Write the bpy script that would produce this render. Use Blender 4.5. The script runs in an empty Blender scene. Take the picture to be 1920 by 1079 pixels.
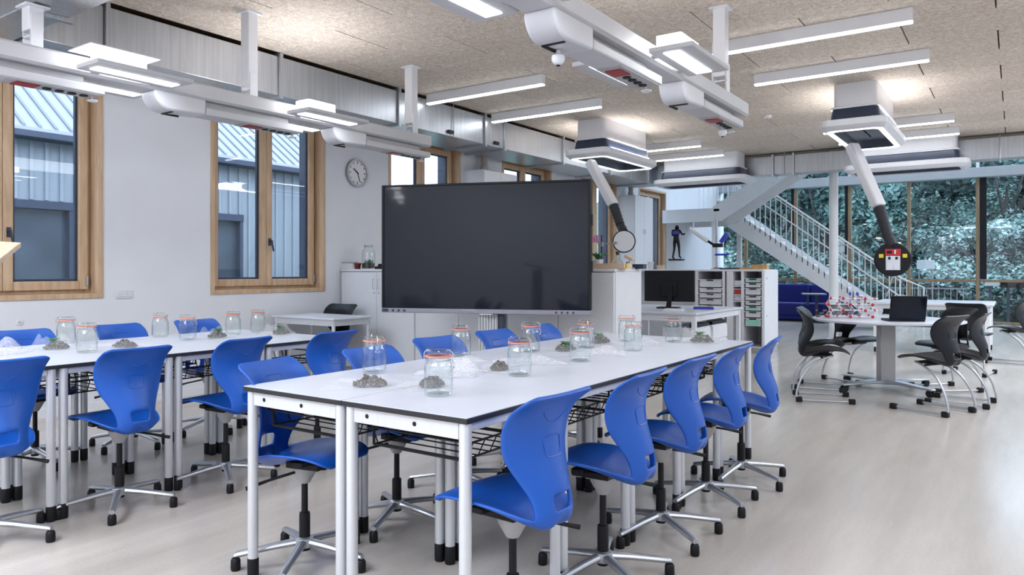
import bpy, bmesh, math, random
from mathutils import Vector, Matrix
random.seed(7)
PI = math.pi
C = bpy.context.scene.collection
SC = bpy.context.scene

# ------------------------------------------------------------------ camera, world, lights, exposure
FPX = 1371.0
YAW = math.atan(945 / FPX)
cam_d = bpy.data.cameras.new('camera'); cam = bpy.data.objects.new('camera', cam_d); C.objects.link(cam)
cam.location = (0, 0, 1.22); cam.rotation_euler = (PI / 2, 0, YAW)
cam_d.sensor_width = 36; cam_d.lens = FPX / 1920 * 36; cam_d.shift_y = -32.5 / 1920; cam_d.clip_end = 300
SC.camera = cam

W = bpy.data.worlds.new('world'); SC.world = W; W.use_nodes = True
bgn = W.node_tree.nodes['Background']
bgn.inputs[0].default_value = (0.66, 0.81, 1.0, 1); bgn.inputs[1].default_value = 2.5

SC.view_settings.view_transform = 'Standard'
try: SC.view_settings.look = 'None'
except Exception: pass
SC.view_settings.gamma = 1.0; SC.view_settings.use_curve_mapping = False
SC.view_settings.exposure = 1.27
cy = SC.cycles
cy.max_bounces = 8; cy.diffuse_bounces = 4; cy.glossy_bounces = 4; cy.transmission_bounces = 6
cy.transparent_max_bounces = 32; cy.use_denoising = True; cy.sample_clamp_indirect = 6
cy.caustics_reflective = False; cy.caustics_refractive = False

LAMP_E = 7.0      # diffusers of the ceiling and rail lamps
UP_E = 10.0         # uplight boxes; lit look of their white housing put in as glow
def area(name, loc, sx, sy, power, rot=(0, 0, 0), col=(0.83, 0.905, 1.0)):
    d = bpy.data.lights.new(name, 'AREA'); d.shape = 'RECTANGLE'; d.size = sx; d.size_y = sy; d.energy = power; d.color = col
    o = bpy.data.objects.new(name, d); C.objects.link(o); o.location = loc; o.rotation_euler = rot
    return o
# unseen fill lights added to brighten the bays beside and behind the viewer
area('bay_fill', (1.9, 1.5, 3.22), 1.65, 3.0, 45)
area('bay_fill', (1.9, 6.5, 3.22), 1.65, 3.0, 60)
area('bay_fill', (1.9, 11.0, 3.22), 1.65, 2.0, 110)
area('hall_fill', (-1.5, 16.9, 6.5), 5.0, 3.0, 70, col=(0.75, 0.87, 1.0))  # unseen fill light added to brighten the stair hall
area('bay_fill', (-1.9, -1.6, 3.22), 3.5, 1.5, 100)
area('bay_fill', (-4.0, -0.6, 3.22), 1.6, 1.5, 70)

# ------------------------------------------------------------------ materials
def mat(name, col, rough=0.5, metal=0.0, noise=0.0, nscale=20.0, bump=0.0, bscale=60.0, spec=0.5, coat=0.0, stretch=None, emit=None, sss=0):
    m = bpy.data.materials.new(name); m.use_nodes = True
    nt = m.node_tree; b = nt.nodes['Principled BSDF']
    b.inputs['Base Color'].default_value = (*col, 1); b.inputs['Roughness'].default_value = rough
    b.inputs['Metallic'].default_value = metal; b.inputs['Specular IOR Level'].default_value = spec
    b.inputs['Coat Weight'].default_value = coat
    if emit:
        b.inputs['Emission Color'].default_value = (*emit[0], 1); b.inputs['Emission Strength'].default_value = emit[1]
    tc = None
    if noise or bump:
        tc = nt.nodes.new('ShaderNodeTexCoord'); mp = nt.nodes.new('ShaderNodeMapping')
        nt.links.new(tc.outputs['Object'], mp.inputs[0])
        if stretch: mp.inputs['Scale'].default_value = stretch
    if noise:
        n = nt.nodes.new('ShaderNodeTexNoise'); n.inputs['Scale'].default_value = nscale; n.inputs['Detail'].default_value = 5
        nt.links.new(mp.outputs[0], n.inputs['Vector'])
        r = nt.nodes.new('ShaderNodeValToRGB')
        r.color_ramp.elements[0].position = 0.3; r.color_ramp.elements[1].position = 0.7
        r.color_ramp.elements[0].color = (*[max(0, c * (1 - noise)) for c in col], 1)
        r.color_ramp.elements[1].color = (*[min(1, c * (1 + noise)) for c in col], 1)
        nt.links.new(n.outputs['Fac'], r.inputs[0]); nt.links.new(r.outputs[0], b.inputs['Base Color'])
    if bump:
        n2 = nt.nodes.new('ShaderNodeTexNoise'); n2.inputs['Scale'].default_value = bscale; n2.inputs['Detail'].default_value = 3
        nt.links.new(mp.outputs[0], n2.inputs['Vector'])
        bp = nt.nodes.new('ShaderNodeBump'); bp.inputs['Strength'].default_value = bump; bp.inputs['Distance'].default_value = 0.01
        nt.links.new(n2.outputs['Fac'], bp.inputs['Height']); nt.links.new(bp.outputs[0], b.inputs['Normal'])
    return m

def glassmat(name, tint=(1, 1, 1), ior=1.45, rough=0.0, edge=None):
    m = bpy.data.materials.new(name); m.use_nodes = True; nt = m.node_tree
    for n in list(nt.nodes):
        if n.type == 'BSDF_PRINCIPLED': nt.nodes.remove(n)
    out = [n for n in nt.nodes if n.type == 'OUTPUT_MATERIAL'][0]
    tr = nt.nodes.new('ShaderNodeBsdfTransparent'); tr.inputs[0].default_value = (*tint, 1)
    gl = nt.nodes.new('ShaderNodeBsdfGlossy'); gl.inputs['Roughness'].default_value = rough
    lw = nt.nodes.new('ShaderNodeLayerWeight'); pw = nt.nodes.new('ShaderNodeMath'); pw.operation = 'POWER'; pw.inputs[1].default_value = 4.0
    fr = nt.nodes.new('ShaderNodeMath'); fr.operation = 'MULTIPLY_ADD'; fr.inputs[1].default_value = 0.9; fr.inputs[2].default_value = ((ior - 1) / (ior + 1)) ** 2
    nt.links.new(lw.outputs['Facing'], pw.inputs[0]); nt.links.new(pw.outputs[0], fr.inputs[0])
    mx = nt.nodes.new('ShaderNodeMixShader')
    nt.links.new(fr.outputs[0], mx.inputs[0]); nt.links.new(tr.outputs[0], mx.inputs[1]); nt.links.new(gl.outputs[0], mx.inputs[2])
    nt.links.new(mx.outputs[0], out.inputs[0])
    return m

def filmmat(name, col, opac, rough=0.12):
    m = bpy.data.materials.new(name); m.use_nodes = True; nt = m.node_tree
    b = nt.nodes['Principled BSDF']; b.inputs['Base Color'].default_value = (*col, 1); b.inputs['Roughness'].default_value = rough
    out = [n for n in nt.nodes if n.type == 'OUTPUT_MATERIAL'][0]
    tr = nt.nodes.new('ShaderNodeBsdfTransparent'); mx = nt.nodes.new('ShaderNodeMixShader')
    n = nt.nodes.new('ShaderNodeTexNoise'); n.inputs['Scale'].default_value = 30
    mr = nt.nodes.new('ShaderNodeMapRange'); mr.inputs['From Min'].default_value = 0.35; mr.inputs['From Max'].default_value = 0.65
    mr.inputs['To Min'].default_value = opac * 0.6; mr.inputs['To Max'].default_value = min(1, opac * 1.5)
    nt.links.new(n.outputs['Fac'], mr.inputs[0]); nt.links.new(mr.outputs[0], mx.inputs[0])
    nt.links.new(tr.outputs[0], mx.inputs[1]); nt.links.new(b.outputs[0], mx.inputs[2]); nt.links.new(mx.outputs[0], out.inputs[0])
    return m

def emis(name, col, s):
    m = bpy.data.materials.new(name); m.use_nodes = True; nt = m.node_tree
    b = nt.nodes['Principled BSDF']; b.inputs['Base Color'].default_value = (0.9, 0.9, 0.9, 1)
    b.inputs['Emission Color'].default_value = (*col, 1); b.inputs['Emission Strength'].default_value = s
    return m

def woodmat(name, c1, c2, scale=6.0, axis=(1, 1, 0.12), rough=0.45):
    m = bpy.data.materials.new(name); m.use_nodes = True; nt = m.node_tree; b = nt.nodes['Principled BSDF']
    tc = nt.nodes.new('ShaderNodeTexCoord'); mp = nt.nodes.new('ShaderNodeMapping'); mp.inputs['Scale'].default_value = axis
    n = nt.nodes.new('ShaderNodeTexNoise'); n.inputs['Scale'].default_value = scale * 4; n.inputs['Detail'].default_value = 6; n.inputs['Distortion'].default_value = 0.6
    r = nt.nodes.new('ShaderNodeValToRGB'); r.color_ramp.elements[0].position = 0.32; r.color_ramp.elements[1].position = 0.68
    r.color_ramp.elements[0].color = (*c1, 1); r.color_ramp.elements[1].color = (*c2, 1)
    nt.links.new(tc.outputs['Object'], mp.inputs[0]); nt.links.new(mp.outputs[0], n.inputs['Vector'])
    nt.links.new(n.outputs['Fac'], r.inputs[0]); nt.links.new(r.outputs[0], b.inputs['Base Color']); b.inputs['Roughness'].default_value = rough
    return m

M = {}
M['wall'] = mat('wall_paint', (0.71, 0.725, 0.765), 0.75, noise=0.02, nscale=3, bump=0.05, bscale=150)
M['wall_blue'] = mat('hall_wall_paint', (0.62, 0.66, 0.70), 0.7, noise=0.02, nscale=3)
M['slab'] = mat('ceiling_slab', (0.20, 0.14, 0.085), 0.9, noise=0.2, nscale=12)
M['white'] = mat('white_lacquer', (0.74, 0.75, 0.785), 0.42, noise=0.015, nscale=8)
M['white_rail'] = mat('rail_white', (0.50, 0.50, 0.52), 0.5, noise=0.02, nscale=8)
M['alu'] = mat('aluminium', (0.66, 0.675, 0.71), 0.35, 0.35, noise=0.03, nscale=12, stretch=(8, 8, 0.3))
M['chrome'] = mat('polished_aluminium', (0.50, 0.52, 0.56), 0.33, 0.8, noise=0.03, nscale=10)
M['galv'] = None
M['black'] = mat('black_plastic', (0.006, 0.006, 0.008), 0.5, noise=0.1, nscale=30, spec=0.3)
M['blackedge'] = mat('black_core_edge', (0.012, 0.012, 0.015), 0.5, noise=0.1, nscale=30)
M['top'] = mat('white_laminate', (0.63, 0.65, 0.73), 0.28, noise=0.012, nscale=25)
M['blue'] = mat('blue_polypropylene', (0.004, 0.082, 0.42), 0.38, noise=0.05, nscale=4, bump=0.08, bscale=500)
M['darkgrey'] = mat('charcoal_polypropylene', (0.006, 0.0075, 0.012), 0.42, noise=0.08, nscale=5, bump=0.08, bscale=500, spec=0.28)
M['wood'] = woodmat('larch_frame', (0.47, 0.31, 0.185), (0.61, 0.435, 0.285), 5)
M['woodlight'] = woodmat('birch_board', (0.62, 0.45, 0.32), (0.70, 0.54, 0.40), 5, (0.12, 1, 1))
M['woodbrown'] = woodmat('brown_facade_timber', (0.20, 0.135, 0.075), (0.30, 0.21, 0.125), 5)
M['anth'] = mat('anthracite_metal', (0.035, 0.045, 0.075), 0.4, 0.2, noise=0.1, nscale=15)
M['screen'] = mat('glossy_screen', (0.002, 0.005, 0.013), 0.3, noise=0.01, nscale=2, spec=0.14)
M['screen'].node_tree.nodes['Principled BSDF'].inputs['Coat Weight'].default_value = 0.35
M['screen'].node_tree.nodes['Principled BSDF'].inputs['Coat Roughness'].default_value = 0.05
M['lilac'] = mat('bezel_grey', (0.28, 0.28, 0.33), 0.4, 0.3, noise=0.03, nscale=20)
M['pane'] = glassmat('window_glass', (0.96, 0.985, 0.995), 1.35)
M['jar'] = glassmat('jar_glass', (0.965, 0.982, 0.98), 1.5, 0.03)
M['film'] = filmmat('clear_bag_film', (0.85, 0.85, 0.88), 0.13)
M['paper'] = filmmat('milky_bag_film', (0.88, 0.88, 0.93), 0.24)
M['orange'] = mat('rubber_ring', (0.78, 0.24, 0.17), 0.5, noise=0.1, nscale=20)
M['gravel'] = mat('dark_gravel', (0.12, 0.10, 0.088), 0.9, noise=0.9, nscale=90)
M['moss'] = mat('mixed_moss', (0.10, 0.105, 0.075), 0.85, noise=0.9, nscale=90)
M['soil'] = mat('terrarium_soil', (0.03, 0.02, 0.015), 0.9, noise=0.4, nscale=40)
M['leaf'] = mat('leaf_green', (0.05, 0.20, 0.06), 0.5, noise=0.5, nscale=8)
M['pink'] = mat('orchid_pink', (0.75, 0.35, 0.55), 0.5, noise=0.2, nscale=30)
M['red'] = mat('red_plastic', (0.55, 0.02, 0.03), 0.35, noise=0.1, nscale=20)
M['signalred'] = mat('signal_red', (0.30, 0.01, 0.02), 0.4, noise=0.1)
M['darkred'] = mat('dark_red_glaze', (0.16, 0.006, 0.01), 0.3, noise=0.1)
M['yellow'] = mat('yellow_plastic', (0.85, 0.62, 0.02), 0.4, noise=0.05, nscale=20)
M['cobalt'] = mat('cobalt_fabric', (0.004, 0.009, 0.15), 0.75, noise=0.12, nscale=25, bump=0.2, bscale=220)
M['bluepl'] = mat('blue_plastic', (0.04, 0.05, 0.5), 0.4, noise=0.05, nscale=20)
M['greyfab'] = mat('mid_grey', (0.33, 0.33, 0.35), 0.5, noise=0.05, nscale=20)
M['greypanel'] = mat('pedestal_grey', (0.42, 0.42, 0.43), 0.45, 0.2, noise=0.04, nscale=10)
M['tray'] = mat('frosted_tray', (0.70, 0.72, 0.76), 0.4, noise=0.04, nscale=18)
M['mint'] = mat('mint_plastic', (0.32, 0.72, 0.55), 0.5, noise=0.15, nscale=30)
M['steelwhite'] = mat('painted_steel', (0.74, 0.75, 0.76), 0.45, noise=0.02, nscale=8)
M['pod'] = mat('pod_white', (0.55, 0.55, 0.58), 0.4, noise=0.015, nscale=8)
M['hub'] = mat('hub_white', (0.66, 0.66, 0.69), 0.4, noise=0.015, nscale=8)
M['hubband'] = mat('hub_smoked_band', (0.03, 0.042, 0.078), 0.3, 0.1, noise=0.1, nscale=6)
M['lamp'] = emis('lamp_diffuser', (0.90, 0.95, 1.0), LAMP_E)
M['uplight'] = emis('uplight_box_glow', (0.97, 0.98, 1.0), UP_E)
M['sleeve'] = mat('sleeve_fabric', (0.022, 0.023, 0.028), 0.7, noise=0.2, nscale=40)
M['ring'] = emis('led_ring', (0.95, 0.97, 1.0), 1.0)
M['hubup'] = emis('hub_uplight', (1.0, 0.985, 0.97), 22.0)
M['beam'] = mat('grey_beam', (0.42, 0.45, 0.48), 0.5, noise=0.03, nscale=6)
M['terr'] = mat('outdoor_ground', (0.05, 0.085, 0.065), 0.95, noise=0.5, nscale=1.2)
M['bark'] = mat('bark', (0.05, 0.045, 0.04), 0.9, noise=0.4, nscale=8)
M['stone'] = mat('pale_stone', (0.55, 0.55, 0.52), 0.9, noise=0.25, nscale=5)
M['cladding'] = mat('bluegrey_cladding', (0.24, 0.26, 0.29), 0.6, 0.0, noise=0.06, nscale=5, stretch=(1, 1, 0.15))
M['roofm'] = mat('zinc_roof', (0.175, 0.175, 0.19), 0.5, 0.0, noise=0.05, nscale=4)
M['roofrib'] = mat('zinc_roof_rib', (0.09, 0.105, 0.14), 0.5, 0.0, noise=0.05, nscale=4)
M['darkglass'] = mat('far_window_glass', (0.05, 0.065, 0.085), 0.1, 0.0, noise=0.3, nscale=2)
M['steelgrey'] = mat('stand_steel', (0.36, 0.36, 0.38), 0.35, 0.6, noise=0.05, nscale=10)
for i, c in enumerate([(0.055, 0.12, 0.11), (0.095, 0.18, 0.165), (0.15, 0.25, 0.235), (0.27, 0.36, 0.345)]):
    M['fol%d' % i] = mat('foliage_%s' % 'abcd'[i], c, 0.6, noise=0.55, nscale=1.3)

M['folmix'] = mat('undergrowth_leaves', (0.165, 0.255, 0.235), 0.6, noise=0.85, nscale=0.9)
def galv():
    m = bpy.data.materials.new('galvanised_sheet'); m.use_nodes = True; nt = m.node_tree; b = nt.nodes['Principled BSDF']
    tc = nt.nodes.new('ShaderNodeTexCoord')
    mp = nt.nodes.new('ShaderNodeMapping'); mp.inputs['Scale'].default_value = (9, 9, 0.4)
    n = nt.nodes.new('ShaderNodeTexNoise'); n.inputs['Scale'].default_value = 4; n.inputs['Detail'].default_value = 4
    nt.links.new(tc.outputs['Object'], mp.inputs[0]); nt.links.new(mp.outputs[0], n.inputs['Vector'])
    r = nt.nodes.new('ShaderNodeValToRGB'); r.color_ramp.elements[0].position = 0.3; r.color_ramp.elements[1].position = 0.75
    r.color_ramp.elements[0].color = (0.44, 0.46, 0.49, 1); r.color_ramp.elements[1].color = (0.56, 0.58, 0.62, 1)
    nt.links.new(n.outputs['Fac'], r.inputs[0]); nt.links.new(r.outputs[0], b.inputs['Base Color'])
    b.inputs['Metallic'].default_value = 0.75; b.inputs['Roughness'].default_value = 0.36
    bp = nt.nodes.new('ShaderNodeBump'); bp.inputs['Strength'].default_value = 0.12; bp.inputs['Distance'].default_value = 0.01
    nt.links.new(n.outputs['Fac'], bp.inputs['Height']); nt.links.new(bp.outputs[0], b.inputs['Normal'])
    return m
M['galv'] = galv()

def floormat():
    m = bpy.data.materials.new('linoleum'); m.use_nodes = True; nt = m.node_tree; b = nt.nodes['Principled BSDF']
    tc = nt.nodes.new('ShaderNodeTexCoord'); mp = nt.nodes.new('ShaderNodeMapping')
    mp.inputs['Scale'].default_value = (2.4, 0.32, 1)
    n = nt.nodes.new('ShaderNodeTexNoise'); n.inputs['Scale'].default_value = 1.6; n.inputs['Detail'].default_value = 7; n.inputs['Roughness'].default_value = 0.6
    n2 = nt.nodes.new('ShaderNodeTexNoise'); n2.inputs['Scale'].default_value = 70; n2.inputs['Detail'].default_value = 3
    nt.links.new(tc.outputs['Object'], mp.inputs[0]); nt.links.new(mp.outputs[0], n.inputs['Vector']); nt.links.new(tc.outputs['Object'], n2.inputs['Vector'])
    ad = nt.nodes.new('ShaderNodeMix'); ad.inputs[0].default_value = 0.2
    nt.links.new(n.outputs['Fac'], ad.inputs[2]); nt.links.new(n2.outputs['Fac'], ad.inputs[3])
    r = nt.nodes.new('ShaderNodeValToRGB'); r.color_ramp.elements[0].position = 0.3; r.color_ramp.elements[1].position = 0.7
    r.color_ramp.elements[0].color = (0.42, 0.375, 0.335, 1); r.color_ramp.elements[1].color = (0.58, 0.53, 0.487, 1)
    nt.links.new(ad.outputs[0], r.inputs[0]); nt.links.new(r.outputs[0], b.inputs['Base Color'])
    b.inputs['Roughness'].default_value = 0.22; b.inputs['Specular IOR Level'].default_value = 0.6
    return m
M['floor'] = floormat()

def ceilmat():
    m = bpy.data.materials.new('wood_wool_board'); m.use_nodes = True; nt = m.node_tree; b = nt.nodes['Principled BSDF']
    tc = nt.nodes.new('ShaderNodeTexCoord')
    n = nt.nodes.new('ShaderNodeTexNoise'); n.inputs['Scale'].default_value = 26; n.inputs['Detail'].default_value = 6; n.inputs['Distortion'].default_value = 1.5
    nt.links.new(tc.outputs['Object'], n.inputs['Vector'])
    oi = nt.nodes.new('ShaderNodeObjectInfo')
    r = nt.nodes.new('ShaderNodeValToRGB'); r.color_ramp.elements[0].position = 0.33; r.color_ramp.elements[1].position = 0.66
    r.color_ramp.elements[0].color = (0.47, 0.395, 0.33, 1); r.color_ramp.elements[1].color = (0.72, 0.645, 0.57, 1)
    nt.links.new(n.outputs['Fac'], r.inputs[0])
    hs = nt.nodes.new('ShaderNodeHueSaturation'); mr = nt.nodes.new('ShaderNodeMapRange')
    mr.inputs['To Min'].default_value = 0.93; mr.inputs['To Max'].default_value = 1.05
    nt.links.new(oi.outputs['Random'], mr.inputs[0]); nt.links.new(mr.outputs[0], hs.inputs['Value'])
    nt.links.new(r.outputs[0], hs.inputs['Color']); nt.links.new(hs.outputs[0], b.inputs['Base Color'])
    b.inputs['Roughness'].default_value = 0.9; b.inputs['Specular IOR Level'].default_value = 0.2
    bp = nt.nodes.new('ShaderNodeBump'); bp.inputs['Strength'].default_value = 0.5; bp.inputs['Distance'].default_value = 0.01
    nt.links.new(n.outputs['Fac'], bp.inputs['Height']); nt.links.new(bp.outputs[0], b.inputs['Normal'])
    return m
M['ceil'] = ceilmat()

# ------------------------------------------------------------------ mesh helpers
class MB:
    def __init__(s): s.v = []; s.f = []
    def add(s, vs, fs, mtx=None):
        o = len(s.v)
        s.v += [tuple(mtx @ Vector(p)) if mtx else tuple(p) for p in vs]
        s.f += [tuple(i + o for i in f) for f in fs]
        return s
    def box(s, x0, x1, y0, y1, z0, z1, mtx=None):
        if x0 > x1: x0, x1 = x1, x0
        if y0 > y1: y0, y1 = y1, y0
        if z0 > z1: z0, z1 = z1, z0
        vs = [(x0, y0, z0), (x1, y0, z0), (x1, y1, z0), (x0, y1, z0), (x0, y0, z1), (x1, y0, z1), (x1, y1, z1), (x0, y1, z1)]
        return s.add(vs, [(0, 3, 2, 1), (4, 5, 6, 7), (0, 1, 5, 4), (1, 2, 6, 5), (2, 3, 7, 6), (3, 0, 4, 7)], mtx)
    def cyl(s, p0, p1, r0, r1=None, n=16, caps=True):
        return s.tube([p0, p1], [r0, r0 if r1 is None else r1], n, caps)
    def tube(s, pts, r, n=10, caps=True):
        pts = [Vector(p) for p in pts]; k = len(pts)
        rs = r if isinstance(r, (list, tuple)) else [r] * k
        o = len(s.v); ref = None
        for i, p in enumerate(pts):
            t = (pts[min(i + 1, k - 1)] - pts[max(i - 1, 0)]).normalized()
            if ref is None:
                ref = Vector((0, 0, 1)) if abs(t.z) < 0.9 else Vector((1, 0, 0))
                ref = (ref - t * ref.dot(t)).normalized()
            else:
                ref = (ref - t * ref.dot(t))
                ref = ref.normalized() if ref.length > 1e-6 else t.orthogonal().normalized()
            b = t.cross(ref)
            for j in range(n):
                a = 2 * PI * j / n
                s.v.append(tuple(p + (ref * math.cos(a) + b * math.sin(a)) * rs[i]))
        for i in range(k - 1):
            for j in range(n):
                j2 = (j + 1) % n
                s.f.append((o + i * n + j, o + i * n + j2, o + (i + 1) * n + j2, o + (i + 1) * n + j))
        if caps:
            s.f.append(tuple(o + j for j in reversed(range(n)))); s.f.append(tuple(o + (k - 1) * n + j for j in range(n)))
        return s
    def lathe(s, prof, n=24, c=(0, 0, 0), close=False):
        o = len(s.v); k = len(prof)
        for r, z in prof:
            for j in range(n):
                a = 2 * PI * j / n
                s.v.append((c[0] + r * math.cos(a), c[1] + r * math.sin(a), c[2] + z))
        for i in range(k - 1 + (1 if close else 0)):
            i2 = (i + 1) % k
            for j in range(n):
                j2 = (j + 1) % n
                s.f.append((o + i * n + j, o + i * n + j2, o + i2 * n + j2, o + i2 * n + j))
        if not close:
            if prof[0][0] > 1e-5: s.f.append(tuple(o + j for j in reversed(range(n))))
            if prof[-1][0] > 1e-5: s.f.append(tuple(o + (k - 1) * n + j for j in range(n)))
        return s
    def prism(s, poly, fn, h0, h1):
        """poly: 2-D outline; fn(a, b, h) -> xyz"""
        n = len(poly); o = len(s.v)
        for h in (h0, h1):
            for a, b in poly: s.v.append(tuple(fn(a, b, h)))
        s.f.append(tuple(o + i for i in reversed(range(n)))); s.f.append(tuple(o + n + i for i in range(n)))
        for i in range(n):
            j = (i + 1) % n
            s.f.append((o + i, o + j, o + n + j, o + n + i))
        return s
    def ball(s, c, r, n=10, m=7, sc=(1, 1, 1)):
        prof = [(max(1e-6, math.sin(PI * i / m)), -math.cos(PI * i / m)) for i in range(m + 1)]
        o = len(s.v)
        s.lathe(prof, n)
        s.v[o:] = [(c[0] + x * r * sc[0], c[1] + y * r * sc[1], c[2] + z * r * sc[2]) for x, y, z in s.v[o:]]
        return s
    def build(s, name, m, parent=None, smooth=False, bevel=0, seg=2, loc=None, rot=None, kind=None, sub=0):
        me = bpy.data.meshes.new(name); me.from_pydata(s.v, [], s.f)
        bm = bmesh.new(); bm.from_mesh(me)
        if s.f and len(s.f) < 60000: bmesh.ops.recalc_face_normals(bm, faces=bm.faces)
        bm.to_mesh(me); bm.free()
        if smooth:
            me.polygons.foreach_set('use_smooth', [True] * len(me.polygons))
        me.materials.append(m if not isinstance(m, str) else M[m])
        o = bpy.data.objects.new(name, me); C.objects.link(o)
        if parent: o.parent = parent
        if loc: o.location = loc
        if rot: o.rotation_euler = rot
        if bevel:
            b = o.modifiers.new('bevel', 'BEVEL'); b.width = bevel; b.segments = seg; b.limit_method = 'ANGLE'; b.angle_limit = 0.6
            if smooth is not None:
                me.polygons.foreach_set('use_smooth', [True] * len(me.polygons))
                try: me.set_sharp_from_angle(angle=0.6)
                except Exception: pass
        elif smooth:
            try: me.set_sharp_from_angle(angle=0.7)
            except Exception: pass
        if sub:
            q = o.modifiers.new('sub', 'SUBSURF'); q.levels = sub; q.render_levels = sub
        if kind: o['kind'] = kind
        return o

def thing(name, label, cat, loc=(0, 0, 0), rz=0.0, group=None, kind=None):
    o = bpy.data.objects.new(name, None); C.objects.link(o); o.location = loc; o.rotation_euler = (0, 0, rz); o.empty_display_size = 0.1
    o['label'] = label; o['category'] = cat
    if group: o['group'] = group
    if kind: o['kind'] = kind
    return o
def tag(o, label, cat, group=None):
    o['label'] = label; o['category'] = cat
    if group: o['group'] = group
    return o
def struct(o, label=None):
    o['kind'] = 'structure'
    if label: o['label'] = label
    return o
def snode(name, loc=(0, 0, 0), label=None):
    o = bpy.data.objects.new(name, None); C.objects.link(o); o.location = loc; o['kind'] = 'structure'
    if label: o['label'] = label
    return o
KIDS = {}
def kids(o): return [c for c in bpy.data.objects if c.parent == o]
def dup(root, loc, rz, label, group=None):
    def cp(o, par):
        c = o.copy(); C.objects.link(c)
        if par: c.parent = par
        if o not in KIDS: KIDS[o] = kids(o)
        for k in KIDS[o]: cp(k, c)
        return c
    r = cp(root, None); r.location = loc; r.rotation_euler = (0, 0, rz); r['label'] = label
    if group: r['group'] = group
    return r
ORD = ['first', 'second', 'third', 'fourth', 'fifth', 'sixth', 'seventh']
def Rz(a): return Matrix.Rotation(a, 4, 'Z')
_s, _c = math.sin(YAW), math.cos(YAW)
def at(u, v, d):      # the place d metres in front of the camera along pixel (u, v)
    a = (u - 960) / FPX
    return Vector(((-_s + _c * a) * d, (_c + _s * a) * d, 1.22 + (507 - v) / FPX * d))

# ------------------------------------------------------------------ room shell
WX = -6.6; CZ = 3.3; RX = 4.6; YB = -3.4; YF = 19.5; YC = 13.7; HZ = 6.6
b = MB(); b.box(WX - 0.4, RX + 0.2, YB - 0.2, YF + 0.3, -0.2, 0); struct(b.build('floor', 'floor'), 'pale beige linoleum floor')

WINS = [(1.78 + 2.507 * k, 1.78 + 2.507 * k + 1.465) for k in range(6)]
ZS, ZT = 0.975, 3.0
b = MB(); y = YB - 0.2
for (a0, a1) in WINS:
    b.box(WX - 0.38, WX, y, a0, 0, CZ + 0.3)
    b.box(WX - 0.38, WX, a0, a1, 0, ZS); b.box(WX - 0.38, WX, a0, a1, ZT, CZ + 0.3); y = a1
b.box(WX - 0.38, WX, y, YF + 0.3, 0, CZ + 0.3); b.box(WX - 0.38, WX, YC, YF + 0.3, CZ + 0.3, HZ)
struct(b.build('wall_left', 'wall'), 'white plastered wall with timber windows')
struct(MB().box(RX, RX + 0.2, YB, YF + 0.3, 0, HZ).build('wall_right', 'wall'))
struct(MB().box(WX, RX, YB - 0.2, YB, 0, CZ + 0.3).build('wall_back', 'wall'))
struct(MB().box(WX, RX, YC + 0.45, YC + 0.6, CZ + 0.02, HZ).build('wall_far', 'wall'), 'white upper wall above the edge of the classroom ceiling')
struct(MB().box(WX, WX + 0.015, YB, 5.9, 0.0, 0.07).build('baseboard_left', 'white'))

ceil = MB().box(WX, RX, YB, YC + 0.6, CZ + 0.035, CZ + 0.2).build('ceiling', 'slab')
struct(ceil, 'ceiling of wood-wool boards with dark joints')
struct(MB().box(WX, RX, YC + 0.6, YF + 0.3, HZ, HZ + 0.2).build('ceiling_hall', 'white'))
PLX, PLY = 1.35, 0.65
pan = None
for j in range(-5, 22):
    y0 = 0.45 + j * PLY
    if y0 + PLY > YC + 0.05 or y0 < YB - 0.1: continue
    off = -0.13 if j % 2 == 1 else -0.81
    for i in range(-5, 4):
        x0 = off + i * PLX; x1 = x0 + PLX
        x0 = max(x0, -5.80); x1 = min(x1, RX)
        if x1 - x0 < 0.1: continue
        full = abs(x1 - x0 - PLX) < 1e-6
        if full and pan:
            o = pan.copy(); C.objects.link(o)
        else:
            w = (x1 - x0) / 2 - 0.0065
            o = MB().box(-w, w, -PLY / 2 + 0.0012, PLY / 2 - 0.0012, 0, 0.034).build('ceiling_panel', 'ceil', ceil)
            if full: pan = o
        o.location = ((x0 + x1) / 2, y0 + PLY / 2, CZ)

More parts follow.
